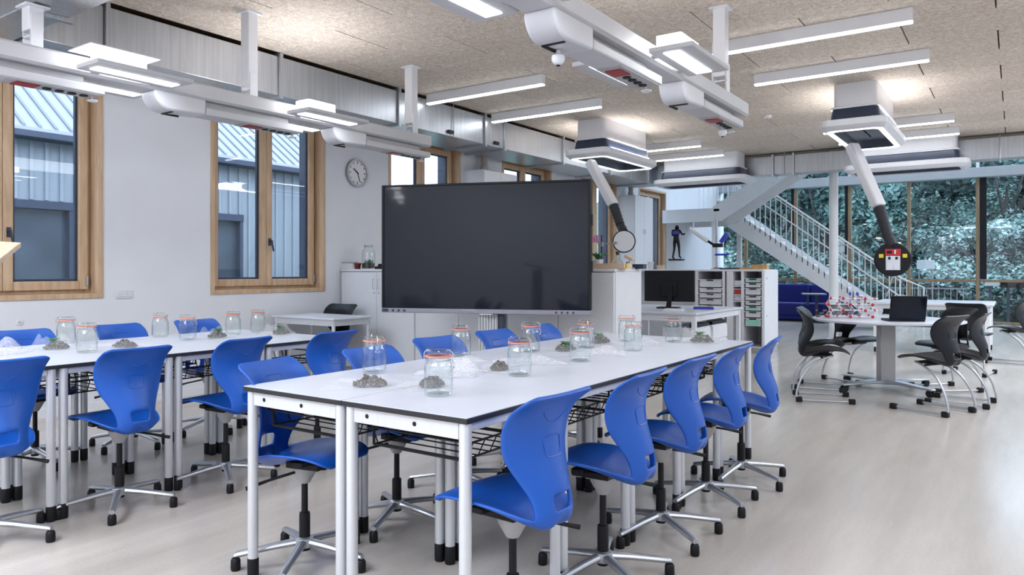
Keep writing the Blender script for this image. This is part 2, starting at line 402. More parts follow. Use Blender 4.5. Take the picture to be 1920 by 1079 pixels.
# ---- timber windows of the left wall
def make_window(k, y0, y1):
    yc, zc = (y0 + y1) / 2, (ZS + ZT) / 2; w, h = y1 - y0, ZT - ZS
    labs = ['timber casement window nearest the viewer, beside the wooden board', 'timber casement window between the wall socket and the wall clock',
            'timber casement window behind the top left corner of the screen', 'timber casement window above the screen, past the first tall white cupboard',
            'timber casement window behind the first swivelling arm', 'timber casement window nearest the stairs']
    r = snode('window_%d' % (k + 1), (WX, yc, zc), labs[k])
    hw, hh = w / 2, h / 2
    def ring(m, a0, a1, b0, b1, t, x0, x1):
        m.box(x0, x1, a0, a0 + t, b0, b1); m.box(x0, x1, a1 - t, a1, b0, b1)
        m.box(x0, x1, a0 + t, a1 - t, b0, b0 + t); m.box(x0, x1, a0 + t, a1 - t, b1 - t, b1)
    m = MB(); ring(m, -hw, hw, -hh, hh, 0.045, -0.2, 0.012)
    m.build('frame', 'wood', r, bevel=0.004)
    m = MB(); ring(m, -hw + 0.045, hw - 0.045, -hh + 0.045, hh - 0.045, 0.05, -0.2, -0.13)
    m.build('inner_frame', 'wood', r, bevel=0.003)
    m = MB(); ring(m, -hw, hw, -hh, hh, 0.06, -0.379, -0.201)
    m.build('outer_reveal', 'anth', r)
    i0, i1, z0, z1 = -hw + 0.075, hw - 0.075, -hh + 0.075, hh - 0.075
    for s, (a0, a1) in enumerate(((i0, 0.0), (0.0, i1))):
        sa = MB(); ring(sa, a0 + 0.001, a1 - 0.001, z0, z1, 0.075, -0.165, -0.095)
        so = sa.build('sash', 'wood', r, bevel=0.006)
        g = MB(); ring(g, a0 + 0.076, a1 - 0.076, z0 + 0.075, z1 - 0.075, 0.02, -0.16, -0.128); g.build('glazing_bead', 'anth', so)
        MB().box(-0.142, -0.136, a0 + 0.076, a1 - 0.076, z0 + 0.07, z1 - 0.07).build('pane', 'pane', so)
        if s == 1:
            hd = MB().box(-0.095, -0.085, a0 + 0.025, a0 + 0.055, -0.50, -0.42); hd.cyl((-0.09, a0 + 0.04, -0.45), (-0.05, a0 + 0.04, -0.45), 0.009)
            hd.tube([(-0.052, a0 + 0.04, -0.448), (-0.05, a0 + 0.045, -0.50), (-0.05, a0 + 0.06, -0.56)], 0.009, 8)
            hd.build('handle', 'anth', so, smooth=True)
    for s in (-1, 1):
        hg = MB().cyl((-0.09, s * (hw - 0.085), -hh + 0.11), (-0.09, s * (hw - 0.085), -hh + 0.19), 0.011, n=10)
        hg.build('hinge', 'steelgrey', r, smooth=True)
for k, (a0, a1) in enumerate(WINS): make_window(k, a0, a1)

# ---- glazed far facade
fac = snode('window_7', (0, YF, 0), 'glazed far facade with brown timber mullions looking onto trees')
MX = [-7.0 + 1.315 * k for k in range(0, 9)]
MX = [-5.91, -4.64, -3.366, -2.08, -0.712, 0.60, 1.9, 3.2]
for x in MX:
    MB().box(x - 0.035, x + 0.035, -0.02, 0.10, 0.0, 3.3).build('mullion', 'woodbrown', fac, bevel=0.004)
    if x in (-0.712, 1.9): MB().box(x + 0.04, x + 0.17, 0.0, 0.06, 1.02, 3.3).build('blind_cassette', 'black', fac)
    if x in (-3.366, -4.64): MB().box(x - (0.12 if x < -3.4 and False else 0.11), x - 0.036, 0.0, 0.06, 1.6, 3.3).build('blind_cassette', 'black', fac)
    MB().box(x - 0.03, x + 0.03, 0.0, 0.10, 3.51, HZ).build('mullion', 'steelwhite', fac)
ed = [WX] + MX + [RX]
for i in range(len(ed) - 1):
    x0, x1 = ed[i] + 0.036, ed[i + 1] - 0.036
    MB().box(x0, x1, 0.0, 0.09, 0.95, 1.01).build('transom', 'woodbrown', fac)
    MB().box(x0, x1, -0.02, 0.10, 0.0, 0.06).build('sill_rail', 'woodbrown', fac)
    MB().box(x0, x1, 0.04, 0.05, 0.06, 0.95).build('pane', 'pane', fac)
    MB().box(x0, x1, 0.04, 0.05, 1.01, 3.3).build('pane', 'pane', fac)
    MB().box(x0, x1, 0.04, 0.05, 3.52, HZ).build('pane', 'pane', fac)
MB().box(WX, RX, -0.16, 0.14, 3.3, 3.52).build('facade_beam', 'beam', fac, bevel=0.01)

# ------------------------------------------------------------------ ventilation ducts
def flange_y(m, y, x0, x1, z0, z1, t=0.035, p=0.03):
    m.box(x0 - p, x0, y - t / 2, y + t / 2, z0 - p, z1 + p); m.box(x1, x1 + p, y - t / 2, y + t / 2, z0 - p, z1 + p)
    m.box(x0, x1, y - t / 2, y + t / 2, z0 - p, z0); m.box(x0, x1, y - t / 2, y + t / 2, z1, z1 + p)
D0, D1, DZ0, DZ1 = -6.45, -5.8, 2.89, 3.265
du = thing('ventilation_duct', 'long galvanised rectangular duct running above the timber windows', 'duct', (0, 0, 0))
ys = [2.34, 2.88, 4.5, 6.13, 7.77, 8.22, 9.8, 11.4, 13.0, 13.65]
for i in range(len(ys) - 1):
    g = 0.018
    MB().box(D0, D1, ys[i] + g, ys[i + 1] - g, DZ0, DZ1).build('duct_section', 'galv', du, bevel=0.006)
for y in ys[1:-1]:
    m = MB(); flange_y(m, y, D0, D1, DZ0, DZ1); m.build('flange', 'galv', du)
for y in (7.1, 10.6, 12.2):
    MB().cyl((D1 + 0.018, y, DZ0 - 0.02), (D1 + 0.018, y, CZ), 0.006, n=8).build('hanger_rod', 'steelgrey', du)
for y in (7.05, 8.02): MB().box(D1, D1 + 0.03, y - 0.05, y + 0.05, DZ0 + 0.03, DZ0 + 0.07).build('damper_lever', 'black', du)
du2 = thing('ventilation_duct', 'galvanised duct crossing the room overhead in the top corner of the view', 'duct', (0, 0, 0))
for x0, x1 in ((-6.45, -5.2), (-5.16, -3.9), (-3.86, -2.4)):
    MB().box(x0, x1, 2.06, 2.32, DZ0, 3.2).build('duct_section', 'galv', du2, bevel=0.006)
for x in (-5.18, -3.88):
    m = MB(); m.box(x - 0.018, x + 0.018, 2.03, 2.35, DZ0 - 0.03, DZ0); m.box(x - 0.018, x + 0.018, 2.03, 2.06, DZ0, 3.23); m.box(x - 0.018, x + 0.018, 2.32, 2.35, DZ0, 3.23); m.build('flange', 'galv', du2)
MB().box(-5.4, -2.4, 2.05, 2.33, 3.2, 3.3).build('duct_mount', 'galv', du2)
du3 = thing('ventilation_duct', 'galvanised duct along the far edge of the classroom ceiling before the stairs', 'duct', (0, 0, 0))
xs = [-5.74, -3.55, -3.2, -1.2, 1.0, 3.2, 4.4]
for i in range(len(xs) - 1): MB().box(xs[i] + 0.018, xs[i + 1] - 0.018, 13.3, 13.65, 2.92, 3.24).build('duct_section', 'galv', du3, bevel=0.006)
for x in xs[1:-1]:
    m = MB(); m.box(x - 0.018, x + 0.018, 13.27, 13.3, 2.89, 3.27); m.box(x - 0.018, x + 0.018, 13.65, 13.68, 2.89, 3.27); m.box(x - 0.018, x + 0.018, 13.3, 13.65, 2.89, 2.92); m.build('flange', 'galv', du3)
for x in (-3.35, -0.2): MB().cyl((x, 13.29, 2.9), (x, 13.29, CZ), 0.007, n=8).build('hanger_rod', 'steelgrey', du3)

# ------------------------------------------------------------------ ceiling line lamps
def line_lamp(x, y, label):
    t = thing('ceiling_lamp', label, 'lamp', (x, y, CZ), group='linear ceiling lamps')
    MB().box(-0.81, 0.81, -0.03, 0.03, -0.105, 0).build('housing', 'white', t, bevel=0.003)
    MB().box(-0.805, 0.805, -0.027, 0.027, -0.118, -0.1051).build('diffuser', 'lamp', t)
    return t
L0 = line_lamp(-4.93, 6.57, 'linear ceiling lamp nearest the wall duct and the viewer')
for x, y, l in ((-4.93, 7.87, 'linear ceiling lamp just before the first swivelling-arm hub'),
                (-4.93, 11.25, 'linear ceiling lamp just past the first swivelling-arm hub'),
                (-4.93, 12.35, 'linear ceiling lamp before the far duct on the window side'),
                (-1.48, 6.57, 'linear ceiling lamp with its end behind the white rail post'),
                (-1.48, 7.87, 'linear ceiling lamp just before the hub over the round table'),
                (-1.48, 11.25, 'linear ceiling lamp just past the hub over the round table'),
                (-1.48, 12.35, 'linear ceiling lamp before the far duct, beyond the round table')):
    dup(L0, (x, y, CZ), 0, l)

# ------------------------------------------------------------------ hanging supply rails
def make_rail(xc, y0, y1, posts, stations, pods, label, where):
    r = thing('supply_rail', label, 'rail', (xc, 0, 0))
    hw = 0.10
    prof = [(-hw + 0.02, 2.50), (hw - 0.02, 2.50), (hw, 2.515), (hw, 2.60), (hw - 0.015, 2.615), (-hw + 0.015, 2.615), (-hw, 2.60), (-hw, 2.515)]
    MB().prism(prof, lambda a, b, h: (a, h, b), y0, y1).build('rail_body', 'white_rail', r)
    for y, zt, zb in posts:
        m = MB().box(-0.05, 0.05, y - 0.045, y + 0.045, zb, zt)
        p = m.build('post', 'white', r, bevel=0.006)
        MB().box(-0.075, 0.075, y - 0.07, y + 0.07, zt - 0.012, zt).build('top_plate', 'white', p)
        q = MB()
        for sx in (-0.055, 0.055): q.box(sx - 0.006, sx + 0.006, y - 0.035, y + 0.035, 2.60, zb + 0.1)
        q.box(-0.06, 0.06, y - 0.035, y + 0.035, zb - 0.04, zb - 0.03)
        q.build('bracket', 'steelgrey' if False else 'white', p)
    for (a, c2) in stations:
        for sx in (1, -1):
            x0, x1 = sx * 0.125, sx * 0.40
            m = MB().box(x0, x1, a, c2, 2.515, 2.545); m.box(sx * 0.09, x0, a + 0.1, a + 0.16, 2.52, 2.54); m.box(sx * 0.09, x0, c2 - 0.16, c2 - 0.1, 2.52, 2.54)
            w = m.build('lamp_wing', 'white_rail', r, bevel=0.006)
            MB().box(sx * 0.20, sx * 0.30, a + 0.05, c2 - 0.05, 2.511, 2.5149).build('diffuser', 'lamp', w)
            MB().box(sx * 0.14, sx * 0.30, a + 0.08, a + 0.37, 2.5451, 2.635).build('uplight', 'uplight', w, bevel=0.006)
            if abs(a - 2.28) < 0.01 and xc < -4: MB().box(sx * 0.06, sx * 0.36, a - 0.02, a + 0.43, 2.6355, 2.642).build('light_shield', 'white', w)  # lid added only to keep the box glow off the crossing duct
    for ya in pods:
        pw = 0.092
        R = 0.125; pts = [(ya + 0.40, 2.505), (ya + 0.40, 2.385), (ya + R, 2.372)]
        pts += [(ya + R - R * math.sin(t), 2.372 + R - R * math.cos(t)) for t in [0.2 * k for k in range(1, 8)]] + [(ya, 2.505)]
        pod = MB().prism(pts, lambda a, b, h: (h, a, b), -pw, pw).build('pod_head', 'pod', r, bevel=0.014)
        MB().box(-pw + 0.03, pw - 0.03, ya + 0.14, ya + 0.155, 2.366, 2.374).box(-pw + 0.018, -pw + 0.034, ya + 0.14, ya + 0.27, 2.366, 2.378).build('grip_slot', 'black', pod)
        tr = MB().box(-pw, pw, ya + 0.401, ya + 1.31, 2.39, 2.445).build('supply_tray', 'white_rail', r, bevel=0.008)
        MB().box(-0.03, 0.03, ya + 0.41, ya + 1.2, 2.4451, 2.499).build('tray_neck', 'greypanel', tr)
        MB().box(-pw + 0.012, pw - 0.012, ya + 0.75, ya + 1.28, 2.384, 2.3899).build('socket_strip', 'greypanel', tr)
        for k in range(4): MB().cyl((0, ya + 0.99 + k * 0.075, 2.377), (0, ya + 0.99 + k * 0.075, 2.3839), 0.026, n=12).build('socket', 'black', tr)
        MB().box(-0.05, 0.05, ya + 0.80, ya + 0.93, 2.377, 2.3839).build('switch_panel', 'signalred', tr)
        rg = MB().tube([(0.03 * math.cos(t), ya + 1.27 + 0.03 * math.sin(t), 2.357) for t in [2 * PI * k / 14 for k in range(15)]], 0.005, 6); rg.cyl((0, ya + 1.27, 2.36), (0, ya + 1.27, 2.39), 0.005, n=6)
        rg.build('pull_ring', 'white', tr, smooth=True)
    return r
make_rail(-5.1, -3.0, 5.78, [(-1.7, CZ, 2.70), (2.08, 2.88, 2.72), (3.66, CZ, 2.70), (5.58, CZ, 2.72)], [(-2.67, -2.02), (-1.02, -0.37), (2.28, 2.93), (3.93, 4.60)], [1.17, 2.82, 4.47],
          'white supply rail with lamps hanging before the windows and the wall duct', 'w')
make_rail(-1.93, 0.4, 6.12, [(2.6, CZ, 2.75), (5.72, CZ, 2.75)], [(2.40, 3.05), (4.05, 4.70)], [3.03, 4.70],
          'white supply rail with lamps hanging over the nearer table row', 'c')
t = thing('motion_sensor', 'small white dome sensor under the supply rail over the nearer tables', 'sensor', (-1.98, 3.3, 2.376))
MB().lathe([(0.012, 0.0), (0.012, -0.02), (0.034, -0.03), (0.036, -0.05), (0.026, -0.07), (0.01, -0.078), (0.0001, -0.079)], 16).build('dome', 'white', t, smooth=True)
MB().lathe([(0.012, -0.079), (0.008, -0.084), (0.0001, -0.085)], 12).build('lens', 'black', t, smooth=True)

t = thing('motion_sensor', 'small white dome sensor under the far end of the nearer supply rail', 'sensor', (-1.97, 5.88, 2.389))
MB().lathe([(0.012, 0.0), (0.012, -0.02), (0.034, -0.03), (0.036, -0.05), (0.026, -0.07), (0.01, -0.078), (0.0001, -0.079)], 16).build('dome', 'white', t, smooth=True)
MB().lathe([(0.012, -0.079), (0.008, -0.084), (0.0001, -0.085)], 12).build('lens', 'black', t, smooth=True)
t = thing('smoke_detector', 'tiny white round detector on the ceiling between the two arm hubs', 'detector', (-2.75, 10.05, CZ))
MB().lathe([(0.05, 0.0), (0.05, -0.02), (0.042, -0.032), (0.0001, -0.033)], 18).build('base', 'white', t, smooth=True)
MB().lathe([(0.02, -0.033), (0.02, -0.05), (0.0001, -0.051)], 14).build('chamber', 'greypanel', t, smooth=True)

# ------------------------------------------------------------------ ceiling hubs with swivelling arms
def rrect(hx, hy, r, n=5):
    out = []
    for cx, cy_, a0 in ((hx - r, hy - r, 0), (-hx + r, hy - r, PI / 2), (-hx + r, -hy + r, PI), (hx - r, -hy + r, 1.5 * PI)):
        for k in range(n + 1):
            a = a0 + k / n * PI / 2
            out.append((cx + r * math.cos(a), cy_ + r * math.sin(a)))
    return out
def loft(m, rings):
    o = len(m.v); n = len(rings[0][0])
    for poly, z in rings: m.v += [(x, y, z) for x, y in poly]
    for i in range(len(rings) - 1):
        for j in range(n):
            k = (j + 1) % n
            m.f.append((o + i * n + j, o + i * n + k, o + (i + 1) * n + k, o + (i + 1) * n + j))
    return m
def make_hub(x, y, rz, label, ring='ring'):
    t = thing('ceiling_hub', label, 'ceiling unit', (x, y, CZ), rz)
    m = loft(MB(), [(rrect(0.22, 0.69, 0.05), 0.0), (rrect(0.22, 0.69, 0.05), -0.25), (rrect(0.25, 0.73, 0.06), -0.262), (rrect(0.25, 0.73, 0.06), -0.28), (rrect(0.01, 0.4, 0.005), -0.281)])
    m.build('collar', 'hub', t, smooth=True)
    m = loft(MB(), [(rrect(0.235, 0.71, 0.06), -0.281), (rrect(0.255, 0.74, 0.07), -0.41)])
    m.build('smoked_band', 'hubband', t, smooth=True)
    m = loft(MB(), [(rrect(0.20, 0.65, 0.05), -0.409), (rrect(0.30, 0.80, 0.09), -0.41), (rrect(0.345, 0.86, 0.11), -0.425), (rrect(0.345, 0.86, 0.11), -0.49), (rrect(0.30, 0.80, 0.10), -0.535), (rrect(0.285, 0.79, 0.10), -0.535)])
    m.build('body', 'hub', t, smooth=True)
    m = loft(MB(), [(rrect(0.285, 0.79, 0.10), -0.535), (rrect(0.285, 0.79, 0.1), -0.541), (rrect(0.235, 0.73, 0.09), -0.541), (rrect(0.235, 0.73, 0.09), -0.53)])
    m.build('light_ring', ring, t, smooth=False)
    m = loft(MB(), [(rrect(0.235, 0.73, 0.09), -0.53), (rrect(0.20, 0.68, 0.08), -0.44), (rrect(0.01, 0.4, 0.005), -0.44)])
    m.build('inner_recess', 'anth', t, smooth=False)
    return t
hubA = make_hub(-4.83, 9.6, 0, 'white ceiling hub over the cabinets whose arm ends in a white disc')
hubB = make_hub(-1.47, 9.5, 0, 'white ceiling hub over the round table whose arm ends in a black disc')
make_hub(-4.68, 12.93, PI / 2, 'white ceiling hub set crosswise before the far duct, nearer the stairs landing', 'hub')
make_hub(-1.42, 12.93, PI / 2, 'white ceiling hub set crosswise before the far duct, half behind the white arm', 'hub')
# uplight bars on top of the hub bodies wash the ceiling
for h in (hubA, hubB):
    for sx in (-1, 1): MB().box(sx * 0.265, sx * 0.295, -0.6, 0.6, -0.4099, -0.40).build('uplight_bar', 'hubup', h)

def perp(d): 
    d = d.normalized(); u = d.orthogonal().normalized(); return u, d.cross(u)
def make_arm(hub, pts, facing, front, rad):
    p0, p1, p2, p3 = pts
    t = hub; base = Vector(hub.location)
    L = lambda p: tuple(Vector(p) - base)
    m = MB(); d = (p1 - p0).normalized(); u = d.cross(Vector((0, 0, 1))).normalized(); w = d.cross(u)
    wd = rad * (0.36 if front != 'white' else 0.46)
    for q, s in ((p0, 1), (p1, 1)):
        for a, c in ((-1, -0.8), (1, -0.8), (1, 0.8), (-1, 0.8)): m.v.append(L(q + u * a * wd + w * c * wd))
    m.f += [(0, 1, 2, 3), (7, 6, 5, 4), (0, 4, 5, 1), (1, 5, 6, 2), (2, 6, 7, 3), (3, 7, 4, 0)]
    m.build('upper_arm', 'hub', t, bevel=0.02)
    k = 14; cp = []; rs = []
    for i in range(k + 1):
        f = i / k; q = p1.lerp(p2, f) if f < 0.86 else p1.lerp(p2, 0.86).lerp(p3 + Vector((0, 0, rad * 0.8)), (f - 0.86) / 0.14)
        cp.append(L(q)); rs.append(wd * (0.98 if i % 2 else 0.88) * (1 - 0.12 * f))
    m = MB().tube(cp, rs, 14); m.build('fabric_sleeve', 'sleeve', t, smooth=True)
    f = facing.normalized(); c = Vector(L(p3))
    side = f.cross(Vector((0, 0, 1))).normalized(); upv = side.cross(f)
    def fr(a, b2, h): return tuple(c + side * a + upv * b2 + f * h)
    ring = [(rad * math.cos(2 * PI * i / 28), rad * math.sin(2 * PI * i / 28)) for i in range(28)]
    disc = MB().prism(ring, fr, -rad * 0.5, rad * 0.12).build('disc_head', 'black', t, bevel=rad * 0.08)
    if front == 'white':
        MB().prism([(x * 0.9, y * 0.9) for x, y in ring], fr, rad * 0.121, rad * 0.2).build('disc_cover', 'hub', disc, bevel=0.008)
    else:
        def bx(m, a0, a1, b0, b1, h0, h1): m.prism([(a0, b0), (a1, b0), (a1, b1), (a0, b1)], fr, h0, h1)
        m = MB(); bx(m, -0.075, 0.075, 0.045, 0.115, rad * 0.12, rad * 0.16); m.build('control_panel', 'red', disc)
        m = MB(); bx(m, -0.028, -0.012, 0.06, 0.105, rad * 0.16, rad * 0.2); m.build('switch', 'tray', disc)
        m = MB(); bx(m, 0.01, 0.06, 0.066, 0.095, rad * 0.16, rad * 0.2); m.build('switch', 'black', disc)
        for s in (-1, 1):
            m = MB(); bx(m, s * 0.115 - 0.022, s * 0.115 + 0.022, 0.02, 0.06, rad * 0.12, rad * 0.18); m.build('catch', 'yellow', disc)
        m = MB(); bx(m, -0.07, 0.07, -0.115, 0.04, rad * 0.12, rad * 0.15); m.build('socket_plate', 'tray', disc)
        for s in (-1, 1):
            m = MB(); bx(m, s * 0.035 - 0.024, s * 0.035 + 0.024, -0.105, -0.045, rad * 0.15, rad * 0.2); m.build('socket', 'white', disc)
            m = MB(); bx(m, s * 0.035 - 0.012, s * 0.035 + 0.012, 0.0, 0.03, rad * 0.15, rad * 0.17); m.build('socket_hole', 'black', disc)
        hk = MB().tube([tuple(c + Vector((0, 0, -rad))), tuple(c + Vector((-0.03, 0, -rad - 0.1))), tuple(c + Vector((-0.06, 0, -rad - 0.22)))], 0.006, 6); hk.build('pull_cord', 'steelgrey', disc)
    return t
pB = [at(1597, 272, 8.5), at(1648, 388, 8.1), at(1668, 455, 8.05), at(1674, 487, 8.0)]
make_arm(hubB, pB, Vector((-0.05, 0, 1.22)) - pB[3] + Vector((0.6, 0, 0)), 'socket', 0.185)
pA = [at(1106, 303, 10.0), at(1150, 385, 9.7), at(1166, 430, 9.6), at(1170, 453, 9.5)]
make_arm(hubA, pA, Vector((-0.3, 0, 1.22)) - pA[3], 'white', 0.15)

# ------------------------------------------------------------------ student tables
TZ = 0.76; TW = 0.565; TL = 0.60
tab0 = None
def make_table():
    t = thing('student_table', 'x', 'table')
    hx, hy = TW / 2 - 0.0008, TL / 2 - 0.0008
    MB().box(-hx, hx, -hy, hy, TZ - 0.020, TZ - 0.002).build('core_board', 'blackedge', t, bevel=0.002)
    MB().box(-hx + 0.0015, hx - 0.0015, -hy + 0.0015, hy - 0.0015, TZ - 0.0019, TZ).build('tabletop', 'top', t)
    lx, ly = hx - 0.027, hy - 0.027
    m = MB()
    for s in (-1, 1):
        m.box(-lx + 0.02, lx - 0.02, s * ly - 0.011, s * ly + 0.011, TZ - 0.075, TZ - 0.0205)
        m.box(s * lx - 0.011, s * lx + 0.011, -ly + 0.02, ly - 0.02, TZ - 0.05, TZ - 0.0205)
    fr = m.build('frame', 'alu', t, bevel=0.002)
    for s in (-1, 1):
        for q in (-0.17, 0.05): MB().cyl((q, s * (ly + 0.0112), TZ - 0.047), (q, s * (ly + 0.0125), TZ - 0.047), 0.008, n=10).build('hole_plug', 'black', fr)
    for sx in (-1, 1):
        for sy in (-1, 1):
            m = MB().cyl((sx * lx, sy * ly, 0.075), (sx * lx, sy * ly, TZ - 0.0205), 0.0205, n=18)
            lg = m.build('leg', 'alu', t, smooth=True)
            MB().lathe([(0.0001, 0.0), (0.021, 0.001), (0.0225, 0.012), (0.0225, 0.07), (0.0205, 0.0749), (0.0001, 0.0749)], 16, (sx * lx, sy * ly, 0)).build('foot', 'black', lg, smooth=True)
    m = MB()
    z0, z1, z2 = TZ - 0.16, TZ - 0.10, TZ - 0.0205
    for z in (z0, z1):
        e = 0.0 if z == z0 else 0.03
        pts = [(-0.2 - e, -0.22, z), (0.2 + e, -0.22, z), (0.2 + e, 0.22, z), (-0.2 - e, 0.22, z), (-0.2 - e, -0.22, z)]
        for i in range(4): m.cyl(pts[i], pts[i + 1], 0.004, n=6)
    for k in range(7):
        y = -0.2 + k * 0.066
        m.tube([(-0.23, y, z1), (-0.2, y, z0), (0.2, y, z0), (0.23, y, z1)], 0.0028, 6)
    for sx in (-1, 1):
        for sy in (-1, 1): m.cyl((sx * 0.2, sy * 0.22, z0), (sx * 0.2, sy * 0.22, z2), 0.005, n=6)
    m.build('wire_tray', 'black', t)
    return t
RX0, RY0 = -2.53, 1.785       # nearer group: window-side edge, near edge
LX0, LY0 = -4.96, 1.08
for grp, (gx, gy, n) in enumerate(((RX0, RY0, 5), (LX0, LY0, 4))):
    for c2 in (0, 1):
        for k in range(n):
            x, y = gx + TW * (c2 + 0.5), gy + TL * (k + 0.5)
            row = 'the screen row' if grp == 0 else 'the window row'
            lab = 'white student table, %s side of %s, %s from its near end' % ('window' if c2 == 0 else 'aisle', row, ORD[k])
            if tab0 is None:
                tab0 = make_table(); tab0.location = (x, y, 0); tab0['label'] = lab; tab0['group'] = 'student tables'
            else: dup(tab0, (x, y, 0), 0, lab)

# ------------------------------------------------------------------ shell chairs
PR = [  # y, z, half width, lateral curl (towards the sitter / upwards)
    (0.218, 0.446, 0.125, -0.008), (0.202, 0.464, 0.158, -0.006), (0.15, 0.478, 0.176, 0.0), (0.09, 0.472, 0.180, 0.014), (0.03, 0.455, 0.178, 0.034),
    (-0.045, 0.433, 0.166, 0.050), (-0.115, 0.411, 0.144, 0.056), (-0.170, 0.400, 0.120, 0.054), (-0.208, 0.415, 0.103, 0.050), (-0.222, 0.460, 0.096, 0.050),
    (-0.212, 0.525, 0.102, 0.056), (-0.190, 0.59, 0.128, 0.066), (-0.170, 0.652, 0.160, 0.072), (-0.165, 0.71, 0.176, 0.064), (-0.177, 0.762, 0.180, 0.044), (-0.199, 0.803, 0.178, 0.018), (-0.213, 0.822, 0.172, 0.008), (-0.222, 0.834, 0.148, 0.002)]
def cr(p0, p1, p2, p3, t):
    return tuple(0.5 * ((2 * b2) + (-a + c2) * t + (2 * a - 5 * b2 + 4 * c2 - d) * t * t + (-a + 3 * b2 - 3 * c2 + d) * t ** 3) for a, b2, c2, d in zip(p0, p1, p2, p3))
def prof(t):      # t in 0..len-1
    n = len(PR) - 1; i = min(int(t), n - 1); f = t - i
    g = lambda k: PR[max(0, min(n, k))]
    return cr(g(i - 1), g(i), g(i + 1), g(i + 2), f)
SHW = 1.0
def shell_pt(u, t):
    y, z, hw, k = prof(t); hw *= SHW
    y2, z2, _, _ = prof(min(t + 0.05, len(PR) - 1)); y1, z1, _, _ = prof(max(t - 0.05, 0))
    ty, tz = y2 - y1, z2 - z1; L = math.hypot(ty, tz) or 1
    ny, nz = tz / L, -ty / L          # towards the sitter (forward on the back, up on the seat)
    g = 0.026 * math.exp(-((t - 7.9) / 1.0) ** 2) * math.exp(-(u / 0.30) ** 2)      # groove between the two lobes below the opening
    k2 = k * u * u + g
    return Vector((u * hw, y + ny * k2, z + nz * k2))
def make_shell(mname, parent):
    NU, NT = 14, 48; T = len(PR) - 1
    m = MB()
    idx = {}
    for i in range(NT + 1):
        for j in range(NU + 1):
            u = -1 + 2 * j / NU
            idx[i, j] = len(m.v); m.v.append(tuple(shell_pt(u, T * i / NT)))
    for i in range(NT):
        tc = T * (i + 0.5) / NT
        for j in range(NU):
            uc = -1 + 2 * (j + 0.5) / NU
            if 9.15 < tc < 10.05 and abs(uc) < 0.44: continue        # the opening low in the back
            m.f.append((idx[i, j], idx[i, j + 1], idx[i + 1, j + 1], idx[i + 1, j]))
    o = m.build('seat_shell', mname, parent, smooth=True)
    sm = o.modifiers.new('thick', 'SOLIDIFY'); sm.thickness = 0.013; sm.offset = 0.0
    q = o.modifiers.new('sub', 'SUBSURF'); q.levels = 1; q.render_levels = 1
    # moulded grip outlines on the back
    for sgn, t0, hu, ht in ((1, 13.9, 0.27, 0.42), (-1, 12.2, 0.25, 0.55)):
        pts = []
        for a, c2 in rrect(hu, ht, min(hu, ht) * 0.6, 4):
            p = shell_pt(a, t0 + c2); yy, zz, _, _ = prof(t0 + c2)
            pts.append(tuple(p + Vector((0, sgn * 0.0062, 0))))
        pts.append(pts[0])
        MB().tube(pts, 0.0028, 6, caps=False).build('grip_outline', mname, o, smooth=True)
    if True:
        pts = []
        for k in range(9):
            f = -1 + k / 4
            pts.append(tuple(shell_pt(f * 0.36, 14.3 - 0.75 * (1 - f * f)) + Vector((0, -0.0068, 0))))
        MB().tube(pts, 0.0028, 6).build('grip_outline', mname, o, smooth=True)
    return o
def make_swivel():
    t = thing('swivel_chair', 'x', 'chair', group='blue swivel chairs')
    make_shell('blue', t)
    MB().box(-0.06, 0.06, -0.06, 0.10, 0.405, 0.432).box(-0.12, -0.06, 0.02, 0.07, 0.43, 0.452).box(0.06, 0.12, 0.02, 0.07, 0.43, 0.452).build('seat_plate', 'black', t, bevel=0.004)
    MB().lathe([(0.0001, 0.335), (0.022, 0.336), (0.03, 0.35), (0.05, 0.385), (0.054, 0.4049), (0.0001, 0.4049)], 18, (0, -0.01, 0)).build('mechanism', 'greypanel', t, smooth=True)
    MB().tube([(0.02, 0.0, 0.395), (0.12, -0.09, 0.368), (0.19, -0.15, 0.345)], [0.006, 0.006, 0.009], 8).build('lever', 'black', t, smooth=True)
    MB().lathe([(0.0001, 0.055), (0.0225, 0.056), (0.0225, 0.20), (0.021, 0.212), (0.0135, 0.214), (0.013, 0.336), (0.0001, 0.336)], 16, (0, -0.01, 0)).build('gas_column', 'black', t, smooth=True)
    MB().lathe([(0.023, 0.07), (0.038, 0.072), (0.042, 0.085), (0.037, 0.108), (0.023, 0.112)], 18, (0, -0.01, 0), close=True).build('base_hub', 'chrome', t, smooth=True)
    for k in range(5):
        a = 2 * PI * k / 5 + 0.35; R = 0.275
        mt = Matrix.Translation((0, -0.01, 0)) @ Rz(a)
        m = MB(); sec = []
        for x, w, h, z in ((0.03, 0.021, 0.016, 0.092), (0.12, 0.018, 0.014, 0.083), (0.20, 0.016, 0.013, 0.072), (0.265, 0.0155, 0.012, 0.063), (R, 0.014, 0.010, 0.060)):
            sec.append([(x, w * math.cos(2 * PI * i / 10), z + h * math.sin(2 * PI * i / 10)) for i in range(10)])
        o = len(m.v)
        for r_ in sec: m.v += [tuple(mt @ Vector(p)) for p in r_]
        for i in range(len(sec) - 1):
            for j in range(10): m.f.append((i * 10 + j, i * 10 + (j + 1) % 10, (i + 1) * 10 + (j + 1) % 10, (i + 1) * 10 + j))
        m.f += [tuple(range(9, -1, -1)), tuple(range((len(sec) - 1) * 10, len(sec) * 10))]
        lg = m.build('base_leg', 'chrome', t, smooth=True)
        c = mt @ Vector((R - 0.005, 0, 0))
        MB().lathe([(0.0001, 0.0), (0.018, 0.001), (0.020, 0.01), (0.019, 0.042), (0.014, 0.05), (0.0001, 0.05)], 14, (c.x, c.y, 0)).build('glide', 'black', lg, smooth=True)
    return t
ch0 = None
